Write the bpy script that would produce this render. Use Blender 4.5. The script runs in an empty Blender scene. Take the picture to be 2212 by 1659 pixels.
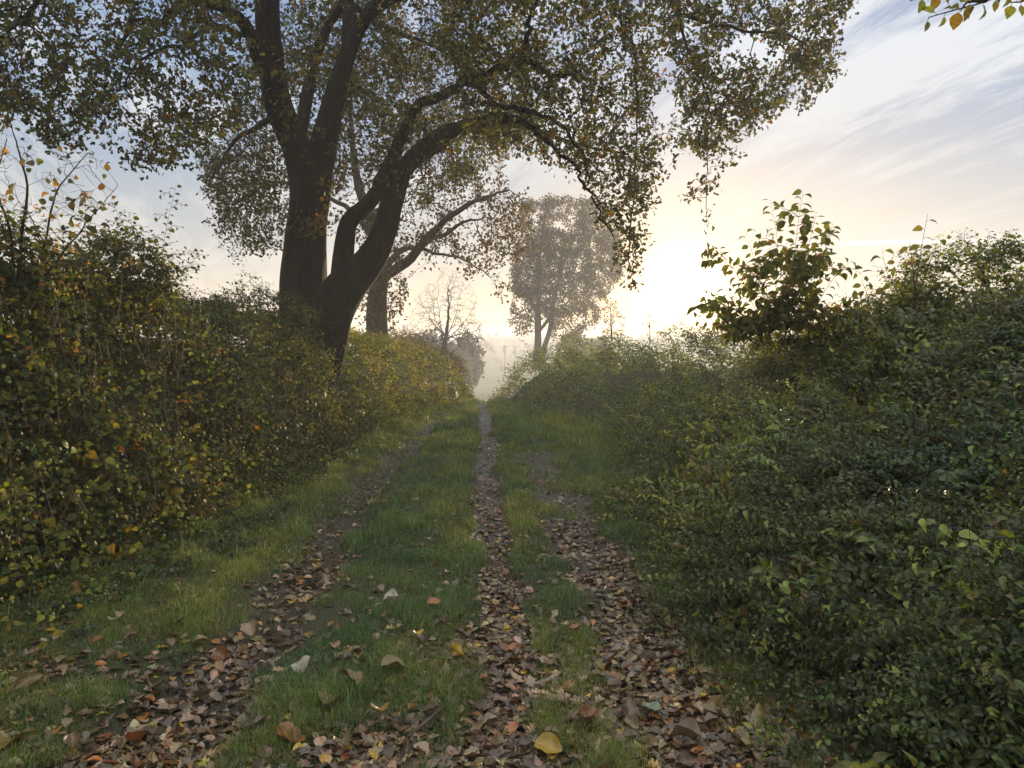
import bpy, math
import numpy as np
from mathutils import Vector
R = np.random.default_rng(7)
sc = bpy.context.scene
col = bpy.data.collections.new("Scene"); sc.collection.children.link(col)

# ------------------------------------------------------------------ camera
F = 1600.0                      # focal length in photo units (photo 2212 wide)
HY, VX = 760.0, 1040.0          # eye-level row and lane vanishing column
EYE = 1.6
pitch = math.atan((829.5 - HY) / F); yaw = math.atan((1106 - VX) / F)
cam = bpy.data.cameras.new("camera"); camo = bpy.data.objects.new("camera", cam); col.objects.link(camo)
cam.sensor_width = 36; cam.lens = 36 * F / 2212.0; cam.clip_start = 0.05; cam.clip_end = 6000
camo.location = (0, 0, EYE); camo.rotation_euler = (math.pi / 2 - pitch, 0, -yaw)
sc.camera = camo
CR = np.array(camo.rotation_euler.to_matrix())
def W(px, py, Y):
    """world point at distance Y along the lane for a place seen in the photo"""
    px = np.asarray(px, float); py = np.asarray(py, float); Y = np.asarray(Y, float)
    d = np.stack([px - 1106, 829.5 - py, -F * np.ones_like(px)], -1) @ CR.T
    return d / d[..., 1:2] * Y[..., None] + np.array([0, 0, EYE])

# ------------------------------------------------------------------ helpers
def tag(o, label=None, cat=None, group=None, kind=None):
    if label: o["label"] = label
    if cat: o["category"] = cat
    if group: o["group"] = group
    if kind: o["kind"] = kind
    return o
def empty(name, loc, *a, **k):
    o = bpy.data.objects.new(name, None); col.objects.link(o); o.location = tuple(float(x) for x in loc)
    o.empty_display_size = 0.2
    return tag(o, *a, **k)
def mk(name, V, T, mat, parent=None, tint=None, smooth=False):
    """V (n,3) world coordinates, T (m,3|4) faces -> ONE mesh object"""
    V = np.asarray(V, np.float32); T = np.asarray(T, np.int32)
    if parent is not None:
        V = V - np.array(parent.location, np.float32)
    me = bpy.data.meshes.new(name); n, m, k = len(V), len(T), T.shape[1]
    me.vertices.add(n); me.vertices.foreach_set("co", V.ravel())
    me.loops.add(m * k); me.loops.foreach_set("vertex_index", T.ravel())
    me.polygons.add(m); me.polygons.foreach_set("loop_start", np.arange(0, m * k, k, dtype=np.int32))
    me.polygons.foreach_set("loop_total", np.full(m, k, np.int32))
    if smooth: me.polygons.foreach_set("use_smooth", np.ones(m, bool))
    if tint is not None:
        a = me.attributes.new("tint", "FLOAT_COLOR", "POINT")
        c = np.ones((n, 4), np.float32); c[:, :3] = tint; a.data.foreach_set("color", c.ravel())
    me.update(calc_edges=True); me.materials.append(mat)
    o = bpy.data.objects.new(name, me); col.objects.link(o)
    if parent is not None: o.parent = parent
    return o
def unit(v):
    return v / np.maximum(np.linalg.norm(v, axis=-1, keepdims=True), 1e-9)
def rnd(n): return unit(R.normal(size=(n, 3)))
_T = R.random((256, 256))
def noise2(x, y):
    x = np.asarray(x, float); y = np.asarray(y, float)
    xi = np.floor(x).astype(int); yi = np.floor(y).astype(int); fx = x - xi; fy = y - yi
    fx = fx * fx * (3 - 2 * fx); fy = fy * fy * (3 - 2 * fy)
    g = lambda a, b: _T[a % 256, b % 256]
    return (g(xi, yi) * (1 - fx) + g(xi + 1, yi) * fx) * (1 - fy) + (g(xi, yi + 1) * (1 - fx) + g(xi + 1, yi + 1) * fx) * fy
def fbm(x, y, o=3):
    s = 0; a = .5; t = 0
    for i in range(o):
        s = s + a * noise2(x * 2 ** i + 17 * i, y * 2 ** i + 31 * i); t += a; a *= .5
    return s / t
def ss(a, b, x):
    t = np.clip((x - a) / (b - a), 0, 1); return t * t * (3 - 2 * t)

# leaf templates: (x across, y along, z up), triangles
def tmpl(mid, side):
    V = [(0, y, z) for y, z in mid]; nm = len(mid); T = []
    for s in (-1, 1):
        b = len(V); V += [(s * x, y, z) for x, y, z in side]
        ring = [0] + [b + i for i in range(len(side))] + [nm - 1]
        mi = 0
        for i in range(len(ring) - 1):
            a, c = ring[i], ring[i + 1]
            yc = V[c][1]
            while mi < nm - 1 and V[mi + 1][1] <= yc + 1e-6 and ring[i] != mi + 1:
                T.append((mi, mi + 1, a) if s < 0 else (mi + 1, mi, a)); mi += 1
            if len({mi, a, c}) == 3: T.append((mi, c, a) if s < 0 else (mi, a, c))
    return np.array(V, float), np.array(T)
DIA = tmpl([(0, 0), (1, -.12)], [(.5, .45, .1)])
OVAL = tmpl([(0, 0), (.4, .05), (.75, -.02), (1, -.22)], [(.36, .2, .1), (.5, .42, .13), (.36, .7, .06)])
OAK = tmpl([(0, 0), (.5, .04), (1, -.1)], [(.3, .27, .06), (.14, .42, .03), (.46, .66, .08), (.2, .84, .0)])
NETL = tmpl([(0, 0), (.3, .06), (.65, .0), (1, -.3)], [(.38, .12, .06), (.5, .3, .12), (.3, .64, .06)])
FLAT = tmpl([(0, 0), (.12, .0), (.4, .03), (.7, .0), (1, -.1)], [(.04, .1, .0), (.34, .25, .12), (.5, .45, .2), (.44, .66, .18), (.24, .87, .06)])
LOBE = tmpl([(0, 0), (.12, .0), (.5, .03), (1, -.05)], [(.1, .12, 0), (.28, .22, .1), (.2, .34, .05), (.48, .45, .2), (.26, .56, .08), (.46, .72, .2), (.2, .8, .05)])
def leaves(P, D, N, S, Wd, C, tm, curl=1.0):
    tv, tt = tm; n = len(P); k = len(tv)
    D = unit(D); X = unit(np.cross(D, N)); Z = np.cross(X, D)
    S = np.broadcast_to(S, n).astype(float); Wd = np.broadcast_to(Wd, n).astype(float); curl = np.broadcast_to(curl, n).astype(float)
    V = P[:, None] + S[:, None, None] * (tv[None, :, 0:1] * Wd[:, None, None] * X[:, None] + tv[None, :, 1:2] * D[:, None]
        + tv[None, :, 2:3] * curl[:, None, None] * Z[:, None])
    T = tt[None] + (np.arange(n) * k)[:, None, None]
    return V.reshape(-1, 3), T.reshape(-1, 3), np.repeat(C, k, 0)
def join(parts):
    V = []; T = []; C = []; b = 0
    for p in parts:
        V.append(p[0]); T.append(p[1] + b); b += len(p[0])
        if len(p) > 2: C.append(p[2])
    return np.concatenate(V), np.concatenate(T), (np.concatenate(C) if C else None)
def tube(P, r, sides=8, cap=True, bump=0.0):
    P = np.asarray(P, float); r = np.broadcast_to(r, len(P)).astype(float); n = len(P)
    t = unit(np.gradient(P, axis=0)); up = np.array([0.31, .82, .17]); a = unit(np.cross(t, up)); b = np.cross(t, a)
    th = np.linspace(0, 2 * np.pi, sides, endpoint=False)
    cl_ = np.concatenate([[0], np.cumsum(np.linalg.norm(np.diff(P, axis=0), axis=1))])[:, None]; ct, st_ = np.cos(th)[None] + 3, np.sin(th)[None] + 3
    rr = r[:, None] * (1 + (bump * (fbm(ct * 1.1 + cl_ * .5, st_ * 1.1 + cl_ * .35, 2) - .5) + bump * .5 * (fbm(ct * 5 + cl_ * .25, st_ * 5 - cl_ * .3, 3) - .5) if bump else 0))
    V = P[:, None] + rr[..., None] * (np.cos(th)[None, :, None] * a[:, None] + np.sin(th)[None, :, None] * b[:, None])
    i = np.arange(n - 1)[:, None] * sides; j = np.arange(sides)[None]; j2 = (j + 1) % sides
    q = np.stack([i + j, i + j2, i + sides + j2, i + sides + j], -1).reshape(-1, 4)
    T = np.concatenate([q[:, [0, 1, 2]], q[:, [0, 2, 3]]])
    return V.reshape(-1, 3), T
def sticks(A, B, ra, rb, sides=3):
    """many independent tapered segments at once"""
    t = unit(B - A); a = unit(np.cross(t, np.array([.3, .8, .52]))); b = np.cross(t, a); n = len(A)
    th = np.linspace(0, 2 * np.pi, sides, endpoint=False)
    ring = np.cos(th)[None, :, None] * a[:, None] + np.sin(th)[None, :, None] * b[:, None]
    V = np.concatenate([A[:, None] + ring * np.broadcast_to(ra, n)[:, None, None], B[:, None] + ring * np.broadcast_to(rb, n)[:, None, None]], 1)
    j = np.arange(sides); j2 = (j + 1) % sides
    T = np.concatenate([np.stack([j, j2, sides + j2], -1), np.stack([j, sides + j2, sides + j], -1)])
    return V.reshape(-1, 3), (T[None] + (np.arange(n) * 2 * sides)[:, None, None]).reshape(-1, 3)
def paths(Pth, ra, rb):
    """(n,k,3) stems -> sticks with taper"""
    n, k, _ = Pth.shape; f = np.linspace(0, 1, k)
    rad = ra + (rb - ra) * f; rad = np.broadcast_to(rad, (n, k))
    return sticks(Pth[:, :-1].reshape(-1, 3), Pth[:, 1:].reshape(-1, 3), rad[:, :-1].ravel(), rad[:, 1:].ravel())
def spline(P, n=8):
    """Catmull-Rom through points; works on any columns"""
    P = np.asarray(P, float); Q = np.concatenate([2 * P[:1] - P[1:2], P, 2 * P[-1:] - P[-2:-1]]); out = []
    for i in range(1, len(Q) - 2):
        t = np.linspace(0, 1, n, endpoint=False)[:, None]; a, b, c, d = Q[i - 1], Q[i], Q[i + 1], Q[i + 2]
        out.append(.5 * (2 * b + (c - a) * t + (2 * a - 5 * b + 4 * c - d) * t ** 2 + (3 * b - a - 3 * c + d) * t ** 3))
    return np.concatenate(out + [P[-1:]])
def pick(n, cols, w):
    cols = np.array(cols, float); w = np.array(w, float); i = R.choice(len(cols), n, p=w / w.sum())
    c = cols[i] * (1 + R.normal(size=(n, 1)) * .22); c = c * (1 + R.normal(size=(n, 3)) * .08)
    return np.clip(c, .004, .8)

# ------------------------------------------------------------------ materials
def newmat(name):
    m = bpy.data.materials.new(name); m.use_nodes = True; nt = m.node_tree
    return m, nt, nt.nodes["Principled BSDF"], nt.nodes["Material Output"]
def leafmat(name, rough=.5, trans=.45, spec=.35, gain=(1.9, 1.7, .7), colour=None, vary=False):
    m, nt, p, out = newmat(name); N = nt.nodes; L = nt.links
    if colour is None:
        at = N.new("ShaderNodeAttribute"); at.attribute_name = "tint"; src = at.outputs["Color"]
    else:
        rg = N.new("ShaderNodeRGB"); rg.outputs[0].default_value = (*colour, 1); src = rg.outputs[0]
    if vary:
        oi = N.new("ShaderNodeObjectInfo"); hs = N.new("ShaderNodeHueSaturation")
        mr = N.new("ShaderNodeMapRange"); mr.inputs[3].default_value = .55; mr.inputs[4].default_value = 1.35
        L.new(oi.outputs["Random"], mr.inputs[0]); L.new(mr.outputs[0], hs.inputs["Value"]); L.new(src, hs.inputs["Color"]); src = hs.outputs[0]
    tc = N.new("ShaderNodeTexCoord"); nz = N.new("ShaderNodeTexNoise"); nz.inputs["Scale"].default_value = 90; nz.inputs["Detail"].default_value = 3
    L.new(tc.outputs["Object"], nz.inputs[0])
    mr2 = N.new("ShaderNodeMapRange"); mr2.inputs[1].default_value = .3; mr2.inputs[2].default_value = .7; mr2.inputs[3].default_value = .6; mr2.inputs[4].default_value = 1.25
    L.new(nz.outputs["Fac"], mr2.inputs[0])
    vm = N.new("ShaderNodeVectorMath"); vm.operation = "SCALE"; L.new(src, vm.inputs[0]); L.new(mr2.outputs[0], vm.inputs["Scale"])
    L.new(vm.outputs[0], p.inputs["Base Color"]); p.inputs["Roughness"].default_value = rough; p.inputs["Specular IOR Level"].default_value = spec
    tr = N.new("ShaderNodeBsdfTranslucent"); mu = N.new("ShaderNodeVectorMath"); mu.operation = "MULTIPLY"; mu.inputs[1].default_value = gain
    L.new(vm.outputs[0], mu.inputs[0]); L.new(mu.outputs[0], tr.inputs[0])
    mx = N.new("ShaderNodeMixShader"); mx.inputs[0].default_value = trans
    L.new(p.outputs[0], mx.inputs[1]); L.new(tr.outputs[0], mx.inputs[2]); L.new(mx.outputs[0], out.inputs[0])
    return m
def barkmat(name, c1, c2, scale=8, bump=.5):
    m, nt, p, out = newmat(name); N = nt.nodes; L = nt.links
    tc = N.new("ShaderNodeTexCoord"); mp = N.new("ShaderNodeMapping"); mp.inputs["Scale"].default_value = (1, 1, .28); L.new(tc.outputs["Object"], mp.inputs[0])
    v = N.new("ShaderNodeTexVoronoi"); v.feature = "DISTANCE_TO_EDGE"; v.inputs["Scale"].default_value = scale * 2.2
    nz = N.new("ShaderNodeTexNoise"); nz.inputs["Scale"].default_value = scale; nz.inputs["Detail"].default_value = 6
    L.new(mp.outputs[0], nz.inputs[0]); ad = N.new("ShaderNodeMixRGB"); ad.inputs[0].default_value = .12
    L.new(mp.outputs[0], ad.inputs[1]); L.new(nz.outputs["Color"], ad.inputs[2]); L.new(ad.outputs[0], v.inputs[0])
    cr = N.new("ShaderNodeValToRGB"); cr.color_ramp.elements[0].color = (*c1, 1); cr.color_ramp.elements[1].color = (*c2, 1)
    cr.color_ramp.elements[0].position = .3; cr.color_ramp.elements[1].position = .7
    L.new(nz.outputs["Fac"], cr.inputs[0]); L.new(cr.outputs[0], p.inputs["Base Color"]); p.inputs["Roughness"].default_value = .9
    p.inputs["Specular IOR Level"].default_value = .2
    mt = N.new("ShaderNodeMath"); mt.operation = "MINIMUM"; mt.inputs[1].default_value = .25; L.new(v.outputs["Distance"], mt.inputs[0])
    b = N.new("ShaderNodeBump"); b.inputs["Strength"].default_value = bump; b.inputs["Distance"].default_value = .06
    L.new(mt.outputs[0], b.inputs["Height"]); L.new(b.outputs[0], p.inputs["Normal"])
    return m
M_oakleaf = leafmat("oak_leaf", .55, .38, .3, (1.7, 1.5, .6))
M_leaf = leafmat("leaf", .52, .45, .22, (2.2, 1.9, .6))
M_wet = leafmat("wet_leaf", .36, .36, .5, (2.2, 1.9, .6))
M_grass = leafmat("grass_blade", .36, .42, .8, (2.0, 1.8, .7))
M_litter = leafmat("dead_leaf", .33, .10, .8, (1.2, 1, .8))
M_bark = barkmat("oak_bark", (.006, .005, .004), (.022, .019, .014), 8, 1.0)
M_greybark = barkmat("grey_bark", (.05, .04, .03), (.12, .10, .085), 10)
M_stem = barkmat("stem", (.03, .02, .012), (.075, .055, .03), 30, .1)
M_straw = leafmat("dry_straw", .6, .2, .2, (1, 1, 1))

# ------------------------------------------------------------------ terrain
YR = [0, 4.5, 7.5, 10, 13, 15, 17.7, 22, 28, 36]; XR = [1.3, 1.35, 1.5, 1.95, 2.25, 2.3, 1.85, 1.1, .5, .6]
YL = [0, 4.7, 8, 11.2, 18, 25, 28, 36]; XL = [-3.4, -3.05, -2.75, -2.45, -1.8, -1.0, -.6, -.7]
fR = lambda Y: np.interp(Y, YR, XR); fL = lambda Y: np.interp(Y, YL, XL)
def bulk(X, Y):          # broad relief
    X = np.asarray(X, float); Y = np.asarray(Y, float)
    z = np.interp(Y, [-300, 14, 20, 27, 32, 40, 60, 90, 130, 200, 320, 480, 620, 800, 1000, 1300], [0, 0, -.06, -.22, -.6, -1.5, -3.7, -6, -7.6, -7, -3.9, .3, 3.5, 9, 13, 16])
    far = ss(60, 200, Y)
    return z + far * (fbm(X / 260 + 3, Y / 260, 3) - .5) * 9
def lanew(X, Y):
    return ss(36, 32, Y)
def vegR(u, Y):          # vegetation surface on the right bank, u = distance from its foot
    k = np.interp(Y, [0, 18, 28], [1, 1, .62]); u = u / k
    return np.interp(u, [0, .25, .8, 1.6, 2.4, 3.0, 3.8, 5, 7], [.05, .32, .72, 1.25, 1.72, 1.95, 1.85, 1.45, 1.2])
def rut(X, Y):
    w = lambda c, h, s: np.exp(-np.maximum(0, np.abs(X - c) - h) ** 2 / (2 * s * s))
    wob = (fbm(Y * .6, 0 * Y + 3) - .5) * .22 + (fbm(X * 2.7 + 5, Y * 2.2, 3) - .5) * .42 * ss(30, 12, Y)
    l = w(-1.3 + wob + np.interp(Y, [10, 18, 28], [0, .2, .45]), .12, .10) * np.interp(Y, [0, 5, 7, 24], [1, .95, .85, .7])
    c = w(.08 + wob * .75 + np.interp(Y, [16, 28], [0, -.05]), .1, .06) * np.interp(Y, [0, 20, 30], [1, 1, .8])
    r = w(.88 + wob, .15, .12) * np.interp(Y, [0, 8, 11, 15], [1, .9, .5, 0])
    return np.clip(np.maximum(np.maximum(l, c), r), 0, 1)
def gz(X, Y, fine=True):
    X = np.asarray(X, float); Y = np.asarray(Y, float)
    uR = X - fR(Y); vL = fL(Y) - X; z = bulk(X, Y)
    bR = np.where(uR > 0, np.maximum(0, np.minimum(vegR(np.maximum(uR, 0), Y) - np.interp(Y, [12, 17], [.42, .8]), 1.5)), 0)
    bL = np.interp(vL, [0, .2, .5, .9, 1.5, 2.4, 4], [0, .35, .95, 1.5, 1.75, 1.6, 1.1]) * np.interp(Y, [10, 28], [1, .75])
    z = z + (bR + bL) * lanew(X, Y)
    flat = (uR < .1) & (vL < .1)
    if fine:
        m = ss(40, 20, Y) * ss(8, 5, np.abs(X))
        z = z - .055 * rut(X, Y) * m + (fbm(X * 3.1, Y * 3.1, 3) - .5) * .06 * m
        z = z + m * .02 * np.exp(-((X + .6) / .5) ** 2)
    return z
def axis(dense):
    out = [dense[0][0]]
    for a, b, s in dense:
        out += list(np.arange(out[-1], b, s))[1:] + [b]
    return np.unique(np.array(out))
def geo(a, b, n): return np.geomspace(a, b, n)
xs = np.unique(np.concatenate([-geo(9, 1500, 46), np.linspace(-9, -3.6, 30), np.linspace(-3.6, 2.6, 150), np.linspace(2.6, 9, 36), geo(9, 1500, 46)]))
ys = np.unique(np.concatenate([-geo(2, 250, 14)[::-1], np.linspace(-2, 2, 12), np.linspace(2, 9, 130), np.linspace(9, 20, 90), np.linspace(20, 45, 90), geo(45, 1450, 120)]))
GX, GY = np.meshgrid(xs, ys); GZ = gz(GX, GY)
nx, ny = len(xs), len(ys)
i = np.arange(ny - 1)[:, None] * nx + np.arange(nx - 1)[None]
Q = np.stack([i, i + 1, i + nx + 1, i + nx], -1).reshape(-1, 4)
rt = rut(GX, GY) * ss(45, 30, GY)
inlane = ((GX < fR(GY) + .1) & (GX > fL(GY) - .1) & (GY < 40)).astype(float)
field = ss(45, 70, GY)
mg, nt, p, out = newmat("ground_soil"); N = nt.nodes; L = nt.links
at = N.new("ShaderNodeAttribute"); at.attribute_name = "tint"; sp = N.new("ShaderNodeSeparateColor"); L.new(at.outputs["Color"], sp.inputs[0])
tc = N.new("ShaderNodeTexCoord")
def nz(scale, det=4, vec=None):
    n = N.new("ShaderNodeTexNoise"); n.inputs["Scale"].default_value = scale; n.inputs["Detail"].default_value = det; L.new(vec or tc.outputs["Object"], n.inputs[0]); return n
def ramp(src, stops):  # uses the current N and L
    c = N.new("ShaderNodeValToRGB"); e = c.color_ramp.elements
    while len(e) < len(stops): e.new(.5)
    for k, (pz, cc) in enumerate(stops): e[k].position = pz; e[k].color = (*cc, 1)
    L.new(src, c.inputs[0]); return c
def mix(f, a, b):
    m = N.new("ShaderNodeMixRGB"); L.new(f, m.inputs[0]); L.new(a, m.inputs[1]); L.new(b, m.inputs[2]); return m
n1 = nz(7, 6); n2 = nz(45, 5)
mud = ramp(n1.outputs["Fac"], [(.3, (.022, .015, .010)), (.7, (.06, .042, .029))])
soil = ramp(n2.outputs["Fac"], [(.3, (.025, .026, .010)), (.7, (.06, .075, .025))])
mpf = N.new("ShaderNodeMapping"); mpf.inputs["Scale"].default_value = (.35, .01, .1); L.new(tc.outputs["Object"], mpf.inputs[0])
nf = nz(1.0, 3, mpf.outputs[0]); nf2 = nz(.012, 4)
fa = ramp(nf.outputs["Fac"], [(.35, (.10, .115, .05)), (.65, (.17, .165, .09))]); fb = ramp(nf2.outputs["Fac"], [(.4, (.06, .09, .03)), (.6, (.2, .17, .11))])
fm = N.new("ShaderNodeMixRGB"); fm.inputs[0].default_value = .5; L.new(fa.outputs[0], fm.inputs[1]); L.new(fb.outputs[0], fm.inputs[2])
a1 = mix(sp.outputs[0], soil.outputs[0], mud.outputs[0]); a2 = mix(sp.outputs[2], a1.outputs[0], fm.outputs[0]); L.new(a2.outputs[0], p.inputs["Base Color"])
mrr = N.new("ShaderNodeMapRange"); mrr.inputs[3].default_value = .85; mrr.inputs[4].default_value = .45; L.new(sp.outputs[0], mrr.inputs[0]); L.new(mrr.outputs[0], p.inputs["Roughness"])
p.inputs["Specular IOR Level"].default_value = .35
b = N.new("ShaderNodeBump"); b.inputs["Distance"].default_value = .03; b.inputs["Strength"].default_value = .7; L.new(n2.outputs["Fac"], b.inputs["Height"]); L.new(b.outputs[0], p.inputs["Normal"])
tag(mk("ground", np.stack([GX, GY, GZ], -1).reshape(-1, 3), Q, mg, tint=np.stack([rt, inlane, field], -1).reshape(-1, 3), smooth=True), kind="structure")

# ------------------------------------------------------------------ grass (nobody could count it)
def inview(X, Y, m=.12):
    s = (X * 1.0) / np.maximum(Y, .1); c = math.tan(yaw)
    return (s > c - .70 - m) & (s < c + .70 + m)
def blades(X, Y, H, Wd, C, lean):
    n = len(X); Z = gz(X, Y); P = np.stack([X, Y, Z - .008], -1)
    a = R.random(n) * 2 * np.pi; d = np.stack([np.cos(a), np.sin(a), 0 * a], -1); b = R.random(n) * 2 * np.pi
    s = np.stack([np.cos(b), np.sin(b), 0 * b], -1) * (Wd / 2)[:, None]; u = np.array([0, 0, 1.])
    m = P + u * (H * .6)[:, None] + d * (H * lean * .3)[:, None]; t = P + u * (H * (1 - lean * .45))[:, None] + d * (H * lean)[:, None]
    V = np.stack([P - s, P + s, m + s * .8, m - s * .8, t], 1)
    T = np.array([[0, 1, 2], [0, 2, 3], [3, 2, 4]])[None] + (np.arange(n) * 5)[:, None, None]
    return V.reshape(-1, 3), T.reshape(-1, 3), np.repeat(C, 5, 0)
def gmask(X, Y):
    r = rut(X, Y); n = fbm(X * 2.3 + 9, Y * 1.6, 3); n2 = fbm(X * .9 + 40, Y * .7, 2)
    g = (1 - ss(.3, .85, r + (n - .5) * 1.3)) * ss(.36, .52, n * .55 + n2 * .45 + np.interp(Y, [2.5, 4, 7], [-.05, 0, .1]))
    v = np.maximum(ss(.9, .1, X - fL(Y)), ss(.35, 0, fR(Y) - X))       # verge
    return g, v
def grass_band(n, y0, y1, hs, w):
    Y = 1 / R.uniform(1 / y1, 1 / y0, n * 3); X = R.uniform(-1, 1, n * 3) * 5
    k = inview(X, Y) & (X > fL(Y) - .35) & (X < fR(Y) + .45); X, Y = X[k], Y[k]
    g, v = gmask(X, Y); k = R.random(len(X)) < np.clip(g + .7 * v, .035, 1); X, Y, v = X[k][:n], Y[k][:n], v[k][:n]
    cl = fbm(X * 4.5, Y * 3.2, 3)
    H = hs * (.2 + 1.7 * cl ** 1.5 * 1.3) * R.uniform(.5, 1.3, len(X)) * np.where(R.random(len(X)) < .03, 1.9, 1) * (1 + .7 * v * (X < 0) + .8 * v * (X > 0) * ss(8, 11, Y))
    C = pick(len(X), [(.10, .16, .042), (.14, .20, .06), (.20, .23, .09), (.27, .23, .13)], [4, 5, 2.4, .9])
    yl = fbm(X * 1.1 + 7, Y * .8, 2)[:, None]; C = C * (1 + (yl - .5) * np.array([1.6, .9, .3])) * (.55 + .9 * cl[:, None])
    return blades(X, Y, H, w * R.uniform(.6, 1.2, len(X)), C, R.uniform(.1, .95, len(X)))
g = join([grass_band(150000, 2.5, 5.5, .065, .003), grass_band(100000, 5.5, 12, .07, .0055), grass_band(70000, 12, 34, .085, .012)])
tag(mk("grass", g[0], g[1], M_grass, tint=g[2]), "short damp green grass growing between and beside the wheel ruts", "grass", kind="stuff")

# ------------------------------------------------------------------ fallen leaves
LIT = {"brown": (.15, .092, .048), "tan": (.32, .225, .125), "dark": (.06, .034, .018), "orange": (.27, .10, .022), "yellow": (.42, .27, .03)}
def litter_pos(n, y0, y1):
    Y = 1 / R.uniform(1 / y1, 1 / y0, n * 12); X = R.uniform(-3.2, 2.2, n * 12)
    k = inview(X, Y, .05) & (X > fL(Y) - .1) & (X < fR(Y) + .3); X, Y = X[k], Y[k]
    r = rut(X, Y); n_ = fbm(X * 1.7 + 3, Y * 1.7 + 8, 2)
    w = np.clip(ss(.3, .9, r + (n_ - .5) * 1.0) + .05 + .42 * ss(4.6, 3.2, Y) * ss(.3, .6, n_) * 1.3 + .10 * ss(9, 4, Y) + .16 * ss(4.6, 3.4, Y), 0, 1) * np.where(X < -.7, np.interp(Y, [3.2, 4.6], [.85, .7]), 1) * np.interp(Y, [0, 4, 8, 12, 25], [1, .95, .85, .85, .8]) * (.55 + .9 * ss(.35, .6, fbm(X * 1.3 + 60, Y * .9, 2)))
    k = R.random(len(X)) < w; return X[k][:n], Y[k][:n]
X, Y = litter_pos(15000, 2.5, 30)
n = len(X); nn = rnd(n) * .27 + np.array([0, 0, 1.]); D = np.stack([np.cos(a := R.random(n) * 6.283), np.sin(a), R.normal(size=n) * .2], -1)
C = pick(n, list(LIT.values()), [6, 3.6, 4, .9, .5]) * R.uniform(.55, 1.4, (n, 1)); S = R.uniform(.03, .066, n) * np.interp(Y, [0, 12, 30], [1, 1.0, 1.3])
P = np.stack([X, Y, gz(X, Y) + R.uniform(.001, .016, n)], -1); h = n // 2
f1 = leaves(P[:h], D[:h], nn[:h], S[:h] * 1.15, R.uniform(.5, .85, h), C[:h], FLAT, R.uniform(-1.3, 1.6, h)); f2 = leaves(P[h:], D[h:], nn[h:], S[h:] * 1.25, .85, C[h:], LOBE, R.uniform(-1.1, 1.4, n - h))
f = join([f1, f2]); tag(mk("leaf_litter", f[0], f[1], M_litter, tint=f[2]), "carpet of small brown fallen leaves filling the ruts", "leaf litter", kind="stuff")
# the large leaves one can tell apart
def grid_leaf(lobed):
    ny_, nx_ = 11, 6; V = []; T = []
    for j in range(ny_):
        v = j / (ny_ - 1); wv = math.sin(math.pi * v ** .8) ** .75 * .5
        if lobed: wv *= .72 + .42 * abs(math.sin(v * 9.5))
        for i_ in range(nx_):
            u = i_ / (nx_ - 1) * 2 - 1; V.append((u * wv, v, .32 * abs(u * wv)))
    for j in range(ny_ - 1):
        for i_ in range(nx_ - 1):
            a = j * nx_ + i_; T += [(a, a + 1, a + nx_ + 1), (a, a + nx_ + 1, a + nx_)]
    return np.array(V), np.array(T)
GL = [grid_leaf(False), grid_leaf(True)]
def one_leaf_mesh(tm, curl, roll):
    tv, tt = tm; V = tv.copy(); V[:, 2] *= curl; V[:, 2] += roll * (V[:, 1] - .5) ** 2 + .12 * np.sin(V[:, 1] * 9 + curl * 3) * V[:, 0] + (fbm(V[:, 0] * 6 + curl * 9, V[:, 1] * 6, 2) - .5) * .14 + V[:, 0] ** 2 * R.uniform(-.6, .9)
    V[:, 1] -= .5
    s = np.array([[-.012, -.78, .02], [.012, -.78, .02], [.012, -.49, 0], [-.012, -.49, 0]]); V = np.concatenate([V, s]); m = len(tv)
    T = np.concatenate([tt, [[m, m + 1, m + 2], [m, m + 2, m + 3]]])
    return V, T
lmats = {k: leafmat("fallen_" + k, .33, .12, .75, (1.2, 1, .8), c, True) for k, c in {**LIT, "pale": (.42, .38, .3), "grey green": (.17, .2, .13), "ochre": (.3, .2, .05)}.items()}
lmesh = {}
for kname, mat in lmats.items():
    for q in range(4):
        V, T = one_leaf_mesh(GL[0] if q % 2 == 0 or kname in ("yellow", "pale", "grey green", "ochre") else GL[1], R.uniform(.6, 2.2) * (1 if q < 3 else -1), R.uniform(-.3, .8))
        me = bpy.data.meshes.new("fallen_leaf"); me.from_pydata(V.tolist(), [], T.tolist()); me.materials.append(mat); me.polygons.foreach_set("use_smooth", np.ones(len(T), bool)); lmesh[kname, q] = me
def put_leaf(x, y, dz, kname, size, label, group=None, tilt=.3, az=None, q=None):
    o = bpy.data.objects.new("fallen_leaf", lmesh[kname, int(R.integers(4)) if q is None else q]); col.objects.link(o)
    z = float(gz(np.array(x), np.array(y))) + dz
    o.location = (float(x), float(y), z); size *= 1.15; o.scale = (size * R.uniform(.5, .8), size, size)
    o.rotation_euler = (R.normal() * tilt, R.normal() * tilt, R.random() * 6.28 if az is None else az)
    return tag(o, label, "leaf", group)
def Gp(px, py):           # ground point under a place in the photo
    Yv = 5.0
    for _ in range(25):
        q = W(px, py, Yv); zz = float(gz(q[0], q[1])); dirv = (q - np.array([0, 0, EYE])) / q[1]
        Yv = (zz - EYE) / dirv[2]
    return W(px, py, Yv)
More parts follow.
